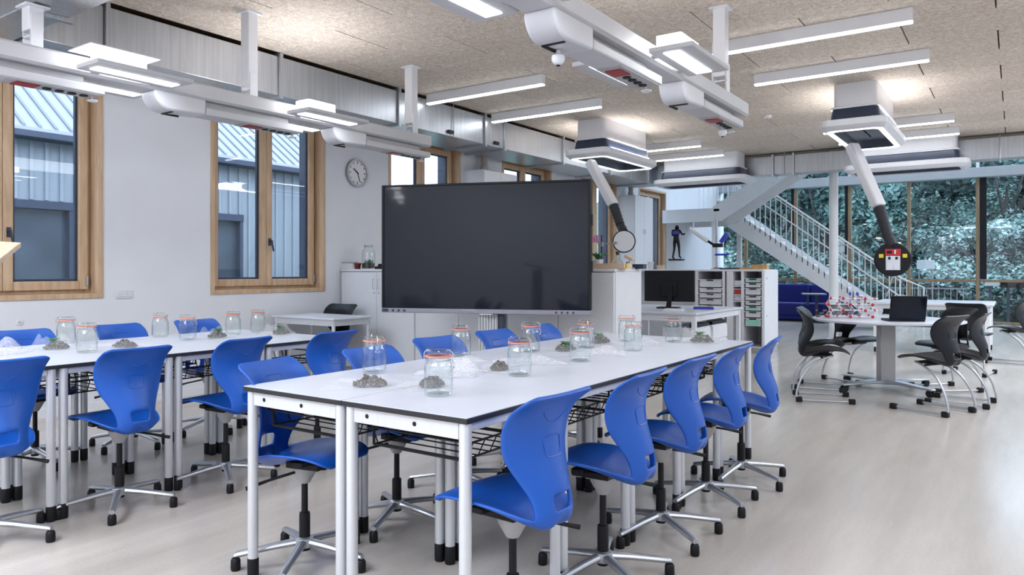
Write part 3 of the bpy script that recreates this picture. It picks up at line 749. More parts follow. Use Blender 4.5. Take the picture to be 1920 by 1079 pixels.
def place_chair(x, y, rz, lab):
    global ch0
    if ch0 is None:
        ch0 = make_swivel(); ch0.location = (x, y, 0); ch0.rotation_euler = (0, 0, rz); ch0['label'] = lab
    else: dup(ch0, (x, y, 0), rz, lab)
rr = random.Random(3)
for k, (y, x, da) in enumerate(((2.0, -1.385, -0.07), (2.585, -1.355, 0.03), (3.17, -1.36, -0.02), (3.75, -1.355, 0.05), (4.27, -1.33, 0.16))):
    place_chair(x, y, PI / 2 + da, 'blue swivel chair, aisle side of the screen row, %s from its near end' % ORD[k])
for k, (y, x, da) in enumerate(((2.02, -2.43, 0.22), (2.60, -2.46, 0.02), (3.19, -2.55, -0.12), (3.78, -2.56, -0.05), (4.36, -2.56, 0.05))):
    place_chair(x, y, -PI / 2 + da, 'blue swivel chair, window side of the screen row, %s from its near end' % ORD[k])
for k, (y, x, da) in enumerate(((1.36, -3.79, 0.0), (1.945, -3.795, 0.0), (2.55, -3.785, 0.08), (3.17, -3.72, 0.02))):
    place_chair(x, y, PI / 2 + da, 'blue swivel chair, aisle side of the window row, %s from its near end' % ORD[k])
for k, (y, x, da) in enumerate(((2.08, -5.06, 0.0), (2.70, -5.06, 0.05), (3.28, -5.06, -0.04))):
    place_chair(x, y, -PI / 2 + da, 'blue swivel chair between the windows and their table row, %s from the viewer' % ORD[k])

# dark four-glide chairs on chrome tube frames
def make_dark():
    global SHW
    SHW = 1.18
    t = thing('shell_chair', 'x', 'chair', group='charcoal shell chairs')
    make_shell('darkgrey', t); SHW = 1.0
    for s in (-1, 1):
        pts = [(s * 0.20, 0.24, 0.022), (s * 0.205, 0.0, 0.02), (s * 0.21, -0.20, 0.022), (s * 0.21, -0.245, 0.04), (s * 0.205, -0.245, 0.10), (s * 0.195, -0.205, 0.22),
               (s * 0.175, -0.12, 0.335), (s * 0.15, 0.0, 0.405), (s * 0.13, 0.07, 0.428)]
        sm = []
        n = len(pts)
        for i in range(n - 1):
            for q in range(4):
                f = q / 4; g = lambda k: pts[max(0, min(n - 1, k))]
                sm.append(cr(g(i - 1), g(i), g(i + 1), g(i + 2), f))
        sm.append(pts[-1])
        fr = MB().tube(sm, 0.0098, 10).build('frame_tube', 'chrome', t, smooth=True)
        for y in (0.225, -0.225):
            MB().box(s * 0.205 - 0.022, s * 0.205 + 0.022, y - 0.030, y + 0.026, 0.0, 0.048).build('glide', 'black', fr, bevel=0.008)
    MB().cyl((-0.15, -0.02, 0.405), (0.15, -0.02, 0.405), 0.010, n=10).box(-0.09, 0.09, -0.10, 0.08, 0.412, 0.43).build('cross_bar', 'black', t)
    return t
dk0 = None
def place_dark(x, y, hx, hy, lab):
    global dk0
    rz = math.atan2(-hx, hy)
    if dk0 is None:
        dk0 = make_dark(); dk0.location = (x, y, 0); dk0.rotation_euler = (0, 0, rz); dk0['label'] = lab
    else: dup(dk0, (x, y, 0), rz, lab)
place_dark(-1.50, 7.35, 0.95, 0.30, 'charcoal shell chair at the round table, nearest the white cabinets and the viewer')
place_dark(-1.665, 8.06, 1.0, 0.08, 'charcoal shell chair at the round table, its back mostly hidden by the chair in front')
place_dark(-1.47, 8.80, 0.85, -0.5, 'charcoal shell chair at the round table, under its edge on the sofa side')
place_dark(-0.60, 7.30, -0.90, 0.42, 'charcoal shell chair at the round table, nearest the viewer with its back turned')
place_dark(-0.42, 7.86, -0.99, 0.10, 'charcoal shell chair at the round table, seen edge-on behind the nearest turned chair')
place_dark(-0.60, 8.66, -0.75, -0.65, 'charcoal shell chair at the round table, its inner face turned to the viewer')
place_dark(-0.45, 10.15, 0.2, 1.0, 'charcoal shell chair with its back to the viewer between the round and rectangular tables')
place_dark(-0.09, 11.6, -1.0, 0.1, 'charcoal shell chair seen from the side at the end of the rectangular far table')
place_dark(-6.28, 5.56, 0.12, -1.0, 'charcoal shell chair behind the small white desk beside the divider cabinets')

# ------------------------------------------------------------------ jars and bags on the tables
def make_jar():
    t = thing('glass_jar', 'x', 'jar', group='clip-top glass jars')
    th = 0.003
    outer = [(0.0001, 0.0), (0.040, 0.0), (0.050, 0.006), (0.053, 0.02), (0.053, 0.10), (0.050, 0.116), (0.043, 0.127), (0.043, 0.142)]
    inner = [(0.040, 0.142), (0.040, 0.128), (0.047, 0.114), (0.050, 0.10), (0.050, 0.022), (0.044, 0.010), (0.0001, 0.009)]
    MB().lathe(outer + inner, 28).build('jar_body', 'jar', t, smooth=True)
    MB().lathe([(0.0435, 0.1425), (0.0495, 0.1425), (0.0505, 0.145), (0.0495, 0.148), (0.0435, 0.148)], 24, close=True).build('rubber_ring', 'orange', t, smooth=True)
    MB().lathe([(0.0001, 0.1482), (0.045, 0.1482), (0.0465, 0.152), (0.045, 0.164), (0.038, 0.168), (0.034, 0.163), (0.0001, 0.162)], 24).build('lid', 'jar', t, smooth=True)
    m = MB()
    for s in (-1, 1):
        m.tube([(s * 0.0505, 0.0, 0.125), (s * 0.056, 0.0, 0.14), (s * 0.054, 0.0, 0.158), (s * 0.04, 0.0, 0.17)], 0.0018, 6)
    m.tube([(0.046 * math.cos(a), 0.046 * math.sin(a), 0.131) for a in [2 * PI * k / 20 for k in range(21)]], 0.0016, 6)
    m.tube([(0.05, 0.01, 0.13), (0.06, 0.0, 0.115), (0.058, -0.012, 0.10), (0.056, 0.012, 0.10), (0.058, 0.0, 0.112)], 0.0016, 6)
    m.build('wire_clip', 'chrome', t, smooth=True)
    return t
JARS = [(-1.745, 2.056, 'nearest of all, on the aisle half of the screen row'), (-2.36, 2.34, 'beside the gravel bag on the window edge of the screen row'),
        (-1.78, 2.64, 'second nearest along the aisle half of the screen row'), (-2.44, 3.06, 'just behind and to one side of the nearest jar, before the cabinets'),
        (-1.81, 3.232, 'third along the aisle half of the screen row'), (-2.25, 3.45, 'standing behind the second nearest aisle-half jar'),
        (-2.09, 3.80, 'standing close behind the third aisle-half jar, below the screen corner'), (-1.80, 3.831, 'fourth along the aisle half of the screen row'),
        (-2.08, 4.33, 'behind the fourth aisle-half jar, before the pale cabinet end'), (-1.80, 4.43, 'farthest on the screen row, below the monitor desk'),
        (-4.257, 2.008, 'nearest of the jars on the window row'), (-4.93, 2.20, 'before the first blue chair back on the window row'),
        (-4.85, 2.77, 'on the window half of the window row, below the wall socket'), (-4.49, 2.752, 'beside the bag with dark contents midway along the window row'),
        (-4.595, 3.163, 'taller looking one under the second window on the window row'), (-4.62, 3.39, 'farthest along the window row')]
j0 = None
for i, (x, y, w) in enumerate(JARS):
    lab = 'clip-top glass jar, ' + w
    if j0 is None: j0 = make_jar(); j0.location = (x, y, TZ); j0['label'] = lab; j0.rotation_euler = (0, 0, 0.4)
    else: dup(j0, (x, y, TZ), rr.uniform(-1, 1), lab)

def pile(rx, ry, h, n, seed, sz=0.009):
    q = random.Random(seed); m = MB()
    for k in range(n):
        a = q.uniform(0, 2 * PI); r = math.sqrt(q.random()); x, y = rx * r * math.cos(a), ry * r * math.sin(a)
        z = 0.004 + q.random() * h * (1 - r * r); s = sz * q.uniform(0.6, 1.4)
        mt = Matrix.Translation((x, y, z + s * 0.5)) @ Matrix.Rotation(q.uniform(0, 3), 4, Vector((q.random(), q.random(), q.random() + 0.1)).normalized())
        m.add([(s, 0, -s * .4), (-s * .6, s * .8, -s * .4), (-s * .6, -s * .8, -s * .4), (0, 0, s * .7)], [(0, 2, 1), (0, 1, 3), (1, 2, 3), (2, 0, 3)], mt)
    return m
def crumple(lx, ly, h, seed, peaks):
    """a slack bag: a closed sheet with folds, raised over its contents and at its gathered neck"""
    q = random.Random(seed); N = 22; m = MB(); ph = [q.uniform(0, 6.3) for _ in range(8)]
    def zt(u, v):
        e = max(0, 1 - max(abs(u), abs(v)) ** 4)
        z = 0.006 + h * 0.28 * e
        for (pu, pv, ps, pw) in peaks: z += ps * math.exp(-((u - pu) ** 2 + (v - pv) ** 2) / pw) * e
        z += 0.0055 * e * (abs(math.sin(5.1 * u + 3 * v + ph[0])) + abs(math.sin(7.3 * v - 4 * u + ph[1])) + 0.7 * abs(math.sin(11 * u + ph[2]) * math.sin(9 * v + ph[3])))
        return z
    for lay in (0, 1):
        for i in range(N + 1):
            for j in range(N + 1):
                u, v = -1 + 2 * i / N, -1 + 2 * j / N
                wob = 1 + 0.10 * math.sin(3 * u + ph[4]) * math.sin(4 * v + ph[5])
                m.v.append((u * lx * wob, v * ly * (1 + 0.12 * math.sin(2.5 * u + ph[6])), zt(u, v) if lay == 0 else 0.0015))
    st = (N + 1) * (N + 1)
    for i in range(N):
        for j in range(N):
            a = i * (N + 1) + j; b2 = a + N + 1
            m.f.append((a, b2, b2 + 1, a + 1)); m.f.append((st + a, st + a + 1, st + b2 + 1, st + b2))
    for k in range(N):
        for a, b2 in ((k, k + 1), (N * (N + 1) + k + 1, N * (N + 1) + k), ((k + 1) * (N + 1), k * (N + 1)), (k * (N + 1) + N, (k + 1) * (N + 1) + N)):
            m.f.append((a, b2, st + b2, st + a))
    return m
BAGS = [(-2.13, 2.05, 0.6, 0.13, 0.10, 'gravel', 0.35, 'clear bag with dark gravel on the nearest corner of the screen row'),
        (-1.90, 2.17, 1.2, 0.10, 0.08, 'gravel', 0.25, 'clear bag with a little gravel behind the nearest jar'),
        (-2.06, 2.52, 0.3, 0.14, 0.11, None, 0.7, 'large empty crumpled bag behind the nearest jar'),
        (-1.95, 2.72, 2.0, 0.10, 0.08, 'gravel', 0.3, 'clear bag with dark gravel beside the second nearest aisle-half jar'),
        (-1.98, 3.02, 0.9, 0.15, 0.10, None, 0.25, 'flat milky bag between the second and third aisle-half jars'),
        (-2.25, 2.80, 0.4, 0.13, 0.10, None, 0.3, 'flat milky bag along the window edge below the screen'),
        (-2.12, 3.58, 1.4, 0.13, 0.10, 'moss', 0.4, 'bag with a green sprig beside the third aisle-half jar'),
        (-1.88, 3.56, 0.5, 0.14, 0.10, None, 0.4, 'crumpled milky bag before the fourth aisle-half jar'),
        (-2.18, 4.10, 0.8, 0.12, 0.10, 'moss', 0.7, 'puffed bag with moss before the pale cabinet end'),
        (-1.90, 4.20, 2.2, 0.12, 0.09, None, 0.35, 'crumpled milky bag between the fourth and the farthest aisle jar'),
        (-1.68, 4.52, 0.3, 0.14, 0.11, 'moss', 1.0, 'tall puffed bag with leaves and red bits at the far end of the screen row'),
        (-4.62, 1.72, 0.4, 0.13, 0.11, None, 1.0, 'tall crumpled milky bag at the edge of the view on the window row'),
        (-4.62, 1.98, 1.0, 0.13, 0.10, 'moss', 0.9, 'peaked bag with moss and stones before the first blue chair back'),
        (-4.42, 2.28, 0.2, 0.16, 0.10, 'gravel', 0.25, 'long flat bag with gravel beside the nearest jar by the windows'),
        (-4.50, 2.95, 1.7, 0.13, 0.10, 'moss', 0.75, 'puffed bag with dark contents midway along the window row'),
        (-4.36, 3.36, 0.9, 0.12, 0.08, 'moss', 0.8, 'twisted bag with moss at the far end of the window row')]
for i, (x, y, rz, lx, ly, cont, h, lab) in enumerate(BAGS):
    t = thing('plastic_bag', lab, 'bag', (x, y, TZ), rz, 'bags of natural materials')
    pk = [(0.45, 0.0, 0.07 * h, 0.15), (-0.55, 0.15, 0.075 * h, 0.05), (-0.2, -0.3, 0.05 * h, 0.06)] if h > 0.5 else [(0.4, 0, 0.06 * h, 0.2)]
    crumple(lx, ly, 0.03 + 0.03 * h, 10 + i, pk).build('bag_film', 'film' if cont else 'paper', t, smooth=True)
    if cont:
        o = pile(lx * 0.5, ly * 0.5, 0.03 + 0.022 * h, 260, 40 + i, 0.008).build('contents', cont, t, kind='stuff'); o.location = (lx * 0.22, 0, 0.001)
        if cont == 'moss':
            m = MB(); q = random.Random(i)
            for k in range(14):
                a = q.uniform(0, 6.3); L = q.uniform(0.02, 0.045)
                m.tube([(0, 0, 0), (L * 0.6 * math.cos(a), L * 0.6 * math.sin(a), 0.014), (L * math.cos(a), L * math.sin(a), 0.016)], [0.003, 0.005, 0.0005], 5)
            o = m.build('sprig', 'leaf', t); o.location = (lx * 0.1, -ly * 0.2, 0.03 + 0.02 * h)

# ------------------------------------------------------------------ rolling screen
pL, pR = Vector((-4.805, 4.874, 0)), Vector((-3.003, 5.556, 0)); dv = pR - pL; SW = dv.length; ang = math.atan2(dv.y, dv.x)
t = thing('presentation_screen', 'large black glossy touch screen on a wheeled grey stand before the cabinets', 'screen', tuple((pL + pR) / 2), ang)
hw = SW / 2
bz = MB(); bz.box(-hw, -hw + 0.022, -0.03, 0.05, 0.875, 2.0); bz.box(hw - 0.022, hw, -0.03, 0.05, 0.875, 2.0); bz.box(-hw + 0.022, hw - 0.022, -0.03, 0.05, 1.98, 2.0); bz.box(-hw + 0.022, hw - 0.022, -0.01, 0.05, 0.875, 1.98)
bz.build('bezel', 'black', t, bevel=0.004)
MB().box(-hw + 0.0225, hw - 0.0225, -0.022, -0.0101, 0.878, 1.9795).build('screen_glass', 'screen', t)
lb = MB().box(-hw, hw, -0.035, 0.05, 0.833, 0.8745).build('lower_bezel', 'lilac', t, bevel=0.005)
MB().box(-0.19, -0.06, -0.04, -0.0351, 0.855, 0.872).build('badge', 'steelgrey', lb)
MB().box(-0.02, 0.09, -0.05, 0.0, 0.826, 0.8329).build('sensor_bar', 'white', lb)
m = MB()
for k in range(4): m.cyl((-hw + 0.06 + k * 0.055, -0.0351, 0.853), (-hw + 0.06 + k * 0.055, -0.038, 0.853), 0.012, n=12)
for k in range(4): m.cyl((hw - 0.30 + k * 0.05, -0.0351, 0.853), (hw - 0.30 + k * 0.05, -0.038, 0.853), 0.01, n=12)
m.build('buttons', 'anth', lb)
MB().box(-hw + 0.01, -hw + 0.06, -0.0355, -0.0352, 0.84, 0.868).build('corner_port', 'anth', lb)
for z in (1.2, 1.6): MB().box(hw, hw + 0.012, -0.02, 0.03, z, z + 0.1).build('side_port', 'black', t)
MB().box(-0.07, 0.12, 0.06, 0.15, 0.12, 1.3).build('stand_column', 'greypanel', t, bevel=0.008)
m = MB()
for k in range(7): m.box(-0.06 + k * 0.026, -0.05 + k * 0.026, 0.052, 0.0599, 0.12, 0.85)
m.build('column_ribs', 'alu', t)
MB().box(0.125, 0.17, 0.05, 0.14, 0.12, 0.93).build('side_column', 'anth', t, bevel=0.008)
MB().box(-0.3, 0.4, 0.051, 0.155, 1.25, 1.45).build('mount_plate', 'black', t)
for s in (-1, 1):
    f = MB().box(0.03 + s * 0.42 - 0.035, 0.03 + s * 0.42 + 0.035, -0.22, 0.33, 0.075, 0.12).build('base_foot', 'greypanel', t, bevel=0.006)
    for y in (-0.19, 0.30): MB().cyl((0.03 + s * 0.42 - 0.015, y, 0.0375), (0.03 + s * 0.42 + 0.015, y, 0.0375), 0.0375, n=16).build('caster', 'black', f, smooth=True)
MB().box(-0.39, 0.45, 0.06, 0.14, 0.08, 0.118).build('base_beam', 'greypanel', t)

# ------------------------------------------------------------------ divider cabinets
CYF, CYB, CT = 5.98, 6.55, 1.232
bxs = [-6.585, -5.41, -4.19, -2.99]
cl = ['white double-door cabinet against the window wall, partly left of the screen', 'white double-door cabinet behind the middle of the screen', 'white double-door cabinet at the free end of the divider, right of the screen']
for i in range(3):
    x0, x1 = bxs[i], bxs[i + 1]
    t = thing('divider_cabinet', cl[i], 'cabinet', ((x0 + x1) / 2, CYF, 0), 0, 'divider cabinets'); w = (x1 - x0) / 2 - 0.001
    MB().box(-w, w, 0.02, CYB - CYF, 0.08, CT - 0.025).build('carcass', 'white', t, bevel=0.002)
    MB().box(-w, w, -0.005, CYB - CYF, CT - 0.0245, CT).build('cabinet_top', 'white', t, bevel=0.003)
    MB().box(-w + 0.01, w - 0.01, 0.03, CYB - CYF - 0.02, 0.0, 0.0799).build('plinth', 'greypanel', t)
    for s in (-1, 1):
        a0, a1 = (-w + 0.012, -0.003) if s < 0 else (0.003, w - 0.012)
        d = MB().box(a0, a1, 0.0, 0.0195, 0.09, CT - 0.035).build('door', 'white', t, bevel=0.002)
        hx = a1 - 0.035 if s < 0 else a0 + 0.035
        MB().tube([(hx, 0.0, 1.01), (hx, -0.028, 1.01), (hx, -0.028, 1.12), (hx, 0.0, 1.12)], 0.005, 8).build('handle', 'alu', d, smooth=True)
        MB().cyl((hx, 0.0, 0.96), (hx, -0.004, 0.96), 0.008, n=10).build('lock', 'steelgrey', d)
def plain_on(name, label, cat, loc, parts, rz=0):
    t = thing(name, label, cat, loc, rz)
    for pn, mm, mb, sm in parts: mb.build(pn, mm, t, smooth=sm, bevel=0 if sm else 0.003)
    return t
q = at(680, 500, 8.75)
# things standing on the window-side cabinet
def on_top(u, y, z=CT):
    a = (u - 960) / FPX; t_ = y / (_c + _s * a); return ((-_s + _c * a) * t_, y, z)
plain_on('storage_box', 'grey lidded plastic box at the wall end of the cabinet top', 'box', on_top(654, 6.07), [('box_body', 'tray', MB().box(-0.09, 0.09, -0.06, 0.06, 0, 0.07), False), ('lid', 'greypanel', MB().box(-0.095, 0.095, -0.065, 0.065, 0.0701, 0.085), False)])
plain_on('pot', 'small dark red pot beside the planted jar on the cabinet top', 'pot', on_top(670, 6.12), [('pot_body', 'darkred', MB().lathe([(0.0001, 0), (0.036, 0), (0.046, 0.07), (0.042, 0.07), (0.034, 0.01), (0.0001, 0.01)], 20), True), ('rim', 'darkred', MB().lathe([(0.0462, 0.058), (0.05, 0.058), (0.05, 0.072), (0.0462, 0.072)], 20, close=True), True)])
t = thing('bottle_garden', 'tall glass jar planted with green moss in dark soil on the cabinet top', 'terrarium', on_top(691, 6.2))
MB().lathe([(0.0001, 0.0), (0.07, 0.0), (0.078, 0.012), (0.078, 0.19), (0.07, 0.225), (0.05, 0.25), (0.05, 0.262), (0.047, 0.262), (0.047, 0.25), (0.067, 0.223), (0.075, 0.19), (0.075, 0.014), (0.0001, 0.006)], 26).build('jar_body', 'jar', t, smooth=True)
MB().lathe([(0.0001, 0.262), (0.053, 0.262), (0.053, 0.288), (0.0001, 0.288)], 20).build('lid', 'greypanel', t, smooth=True)
MB().lathe([(0.0001, 0.008), (0.072, 0.015), (0.073, 0.07), (0.04, 0.08), (0.0001, 0.078)], 20).build('soil', 'soil', t, smooth=True)
m = MB(); qr = random.Random(5)
for k in range(26):
    a = qr.uniform(0, 6.3); r = qr.uniform(0, 0.05); L = qr.uniform(0.02, 0.05); a2 = qr.uniform(0, 6.3)
    p = Vector((r * math.cos(a), r * math.sin(a), 0.075)); d = Vector((0.4 * math.cos(a2), 0.4 * math.sin(a2), 1)).normalized()
    m.tube([p, p + d * L * .6, p + d * L], [0.003, 0.007, 0.001], 5)
m.build('plants', 'leaf', t)
plain_on('tape_dispenser', 'small black tape dispenser with a yellow stripe next to the screen on the cabinet top', 'dispenser', on_top(713, 6.1), [('dispenser_body', 'black', MB().box(-0.06, 0.06, -0.03, 0.03, 0, 0.03).cyl((0.01, -0.025, 0.035), (0.01, 0.025, 0.035), 0.028), False), ('stripe', 'yellow', MB().box(-0.06, -0.035, -0.031, 0.031, 0.0301, 0.038), False)])
# things standing on the free end of the cabinets
t = thing('potted_orchid', 'pink orchid with green leaves in a pale pot at the screen edge', 'plant', on_top(1121, 6.15))
MB().lathe([(0.0001, 0), (0.04, 0), (0.055, 0.09), (0.05, 0.09), (0.038, 0.01), (0.0001, 0.01)], 20).build('pot', 'hub', t, smooth=True)
for k in range(6):
    a = k * PI / 3 + 0.2; L = 0.11
    m = MB(); 
    for i in range(6):
        f = i / 5; w = 0.022 * math.sin(PI * (0.12 + 0.88 * f)) + 0.002; r = L * f; z = 0.085 + 0.06 * math.sin(PI * f * 0.8)
        for s in (-1, 1): m.v.append((r * math.cos(a) - s * w * math.sin(a), r * math.sin(a) + s * w * math.cos(a), z))
    for i in range(5): m.f.append((2 * i, 2 * i + 1, 2 * i + 3, 2 * i + 2))
    o = m.build('leaf', 'leaf', t, smooth=True); o.modifiers.new('thick', 'SOLIDIFY').thickness = 0.003
st = [(0, 0, 0.08), (0.01, 0.0, 0.2), (0.0, 0.0, 0.28), (-0.05, 0.0, 0.30)]
MB().tube(st, 0.003, 6).build('stem', 'leaf', t, smooth=True)
for k, p in enumerate(((-0.05, 0, 0.295), (-0.02, 0.01, 0.30), (0.0, -0.01, 0.27), (-0.035, -0.01, 0.275))):
    m = MB()
    for i in range(5):
        a = 2 * PI * i / 5 + k; m.ball((p[0] + 0.014 * math.cos(a), p[1], p[2] + 0.014 * math.sin(a)), 0.012, 7, 5, (1, 0.35, 1))
    m.build('blossom', 'pink', t, smooth=True)
t = thing('wooden_tray', 'long shallow light wooden tray at the free end of the cabinet top', 'tray', on_top(1148, 6.12), 0.0)
m = MB().box(-0.16, 0.16, -0.08, 0.08, 0, 0.012); m.box(-0.16, 0.16, -0.08, -0.07, 0.012, 0.05); m.box(-0.16, 0.16, 0.07, 0.08, 0.012, 0.05); m.box(-0.16, -0.15, -0.07, 0.07, 0.012, 0.05); m.box(0.15, 0.16, -0.07, 0.07, 0.012, 0.05)
m.build('tray_body', 'woodlight', t)
t = thing('lab_stand', 'brown upright stand with a horizontal clamp arm behind the wooden tray', 'stand', on_top(1128, 6.36))
MB().box(-0.06, 0.06, -0.05, 0.05, 0, 0.012).build('foot', 'bark', t); MB().cyl((0, 0, 0.012), (0, 0, 0.33), 0.007, n=10).build('rod', 'bark', t, smooth=True)
MB().cyl((-0.01, 0, 0.24), (0.15, 0, 0.245), 0.006, n=8).box(-0.015, 0.015, -0.015, 0.015, 0.22, 0.26).box(0.12, 0.17, -0.014, 0.014, 0.235, 0.262).build('clamp_arm', 'greyfab', t)
t = thing('glass_flask', 'round glass flask with dark stopper beyond the wooden tray', 'flask', on_top(1158, 6.30))
MB().lathe([(0.0001, 0), (0.04, 0.0), (0.055, 0.03), (0.05, 0.07), (0.02, 0.10), (0.018, 0.14), (0.015, 0.14), (0.017, 0.1), (0.046, 0.068), (0.051, 0.03), (0.038, 0.004), (0.0001, 0.004)], 20).build('flask_body', 'jar', t, smooth=True)
MB().lathe([(0.0001, 0.13), (0.014, 0.13), (0.02, 0.165), (0.0001, 0.165)], 14).build('stopper', 'bark', t, smooth=True)
t = thing('wooden_model', 'pale tilted wooden model on a small post beyond the wooden tray', 'model', on_top(1180, 6.38))
MB().box(-0.045, 0.045, -0.03, 0.03, 0, 0.015).cyl((0, 0, 0.015), (0, 0, 0.09), 0.006).build('post', 'greyfab', t)
MB().box(-0.05, 0.05, -0.025, 0.025, -0.015, 0.015, Matrix.Translation((0, 0, 0.105)) @ Matrix.Rotation(0.4, 4, 'Y')).build('block', 'woodlight', t, bevel=0.006)
plain_on('marker', 'short yellow marker pen standing on the cabinet edge', 'pen', on_top(1176, 6.08), [('barrel', 'yellow', MB().cyl((0, 0, 0), (0, 0, 0.05), 0.009), True), ('cap', 'anth', MB().cyl((0, 0, 0.0501), (0, 0, 0.065), 0.0092), True)])
t = thing('crate', 'low dark blue crate on the cabinet top near its end', 'crate', on_top(1199, 6.46))
m = MB().box(-0.055, 0.055, -0.04, 0.04, 0, 0.008); m.box(-0.055, 0.055, -0.04, -0.034, 0.008, 0.04); m.box(-0.055, 0.055, 0.034, 0.04, 0.008, 0.04); m.box(-0.055, -0.05, -0.034, 0.034, 0.008, 0.04); m.box(0.05, 0.055, -0.034, 0.034, 0.008, 0.04); m.build('crate_body', 'anth', t)
MB().box(-0.06, 0.06, -0.045, 0.045, 0.0401, 0.045).build('rim', 'anth', t)

# ------------------------------------------------------------------ shelving run with trays, behind the monitor desk
BY0, BY1 = 10.80, 11.55
SH0, SH1 = -5.6, -3.02
t = thing('tray_shelving', 'long white shelving unit with open tray columns behind the monitor desk', 'shelving', (0, BY0, 0)); D = BY1 - BY0
m = MB(); m.box(SH0, SH1, 0, D, CT - 0.03, CT); m.build('shelf_top', 'white', t, bevel=0.003)
MB().box(SH0, SH1 - 0.001, 0.03, D, 0, 0.08).build('plinth', 'greypanel', t)
MB().box(SH0, SH1 - 0.02, D - 0.02, D, 0.08, CT - 0.031).build('back_panel', 'white', t)
MB().box(SH0, SH1 - 0.02, 0.02, D - 0.02, 0.081, 0.1).build('bottom_panel', 'white', t)
for x0, x1 in ((SH0, SH0 + 0.02), (-4.05, -4.0), (-3.62, -3.585), (-3.555, -3.46), (-3.34, -3.30), (SH1 - 0.02, SH1)):
    MB().box(x0, x1, 0.0, D - 0.0201, 0.101, CT - 0.031).build('upright', 'white', t)
dr = MB().box(SH1 + 0.001, SH1 + 0.018, 0.01, D - 0.01, 0.09, CT - 0.01).build('end_panel', 'white', t, bevel=0.002)
for z in (0.55, 1.10): MB().cyl((SH1 + 0.018, 0.12, z), (SH1 + 0.024, 0.12, z), 0.012, n=10).build('hinge_cap', 'greypanel', dr)
def tray(x0, x1, z, h, mint, name):
    w = (x1 - x0) / 2; tt = thing('storage_tray', name, 'tray', ((x0 + x1) / 2, BY0 + 0.02, z), 0, 'shelving trays')
    m = MB(); m.box(-w + 0.02, w - 0.02, 0.0, 0.01, 0, h); m.box(-w + 0.02, w - 0.02, 0.01, 0.5, 0, 0.008); m.box(-w + 0.02, -w + 0.028, 0.01, 0.5, 0.008, h); m.box(w - 0.028, w - 0.02, 0.01, 0.5, 0.008, h); m.box(-w + 0.02, w - 0.02, 0.49, 0.5, 0.008, h)
    m.build('tray_body', 'tray', tt)
    m = MB(); m.box(-w + 0.004, w - 0.004, -0.014, 0.0, h - 0.012, h); m.build('rim', 'white', tt)
    MB().box(-0.05, 0.05, -0.02, -0.0141, h - 0.02, h - 0.004).build('grip', 'black', tt)
    if mint: MB().box(-w + 0.04, w - 0.04, -0.004, -0.0005, 0.012, h - 0.022).build('front_label', 'mint', tt)
    for s in (-1, 1): MB().box(s * (w - 0.0005), s * (w - 0.016), 0.0, 0.45, h - 0.022, h - 0.0125).build('runner', 'black', tt)
cols = [(-4.0, -3.62, [1.10, 0.965, 0.885, 0.80, 0.70, 0.60], 'wide tray column above the desk'), (-3.30, -3.04, [1.115, 1.045, 0.97, 0.86, 0.78, 0.71, 0.63, 0.53, 0.40], 'tray column by the cabinet end')]
for ci, (x0, x1, zs, wn) in enumerate(cols):
    for k, z in enumerate(zs[1:]):
        h = min(0.115, zs[k] - z - 0.015)
        mint = ci == 1 and k in (0, 5, 7)
        tray(x0, x1, z, h, mint, '%s storage tray, %s from the top of the %s' % ('frosted grey' if not mint else 'mint-fronted', (ORD + ['eighth'])[k], wn))
for k, (z, mm, nm) in enumerate(((0.98, 'tray', 'pale'), (0.86, 'red', 'reddish'), (0.76, 'tray', 'greyish'))):
    tt = thing('small_box', '%s small box in the narrow shelving slot' % nm, 'box', (-3.40, BY0 + 0.1, z), 0, 'boxes in the narrow slot')
    MB().box(-0.055, 0.055, -0.05, 0.2, 0.005, 0.075).build('box_body', mm, tt, bevel=0.003); MB().box(-0.058, 0.058, -0.053, 0.2, 0.0751, 0.085).build('lid', 'white', tt)
    MB().box(-3.459, -3.341, BY0 + 0.01, BY1 - 0.03, z - 0.01, z).build('shelf', 'white', t).location = (0, -BY0, 0)
# on top of the shelving
def on_sh(u, y): return on_top(u, y)
t = thing('standing_figure', 'small dark statuette of a standing figure in blue on a thin pole', 'statuette', on_sh(1268, 11.0))
fs = 0.55 / 1.75
J = {'pel': (0, 0, 0.95), 'wa': (0, 0.01, 1.12), 'ch': (0, -0.01, 1.35), 'nk': (0, 0.02, 1.5), 'hb': (0.02, 0.05, 1.6), 'ht': (0.02, 0.07, 1.72), 'sl': (-0.19, 0, 1.42), 'el': (-0.25, 0.12, 1.2), 'hl': (-0.1, 0.3, 1.18), 'sr': (0.19, 0, 1.42), 'er': (0.28, 0.1, 1.22), 'hr': (0.36, 0.28, 1.28),
     'kl': (-0.12, 0.05, 0.52), 'al': (-0.16, -0.06, 0.08), 'tl': (-0.16, 0.14, 0.02), 'kr': (0.1, 0.12, 0.55), 'ar': (0.16, 0.02, 0.12), 'tr': (0.18, 0.2, 0.06), 'pl': (-0.09, 0, 0.92), 'pr': (0.09, 0, 0.92)}
ED = [('pel', 'wa'), ('wa', 'ch'), ('ch', 'nk'), ('nk', 'hb'), ('hb', 'ht'), ('ch', 'sl'), ('sl', 'el'), ('el', 'hl'), ('ch', 'sr'), ('sr', 'er'), ('er', 'hr'), ('pel', 'pl'), ('pl', 'kl'), ('kl', 'al'), ('al', 'tl'), ('pel', 'pr'), ('pr', 'kr'), ('kr', 'ar'), ('ar', 'tr')]
RD = {'pel': .13, 'wa': .12, 'ch': .15, 'nk': .055, 'hb': .1, 'ht': .085, 'sl': .075, 'el': .05, 'hl': .045, 'sr': .075, 'er': .05, 'hr': .045, 'pl': .1, 'kl': .065, 'al': .045, 'tl': .04, 'pr': .1, 'kr': .065, 'ar': .045, 'tr': .04}
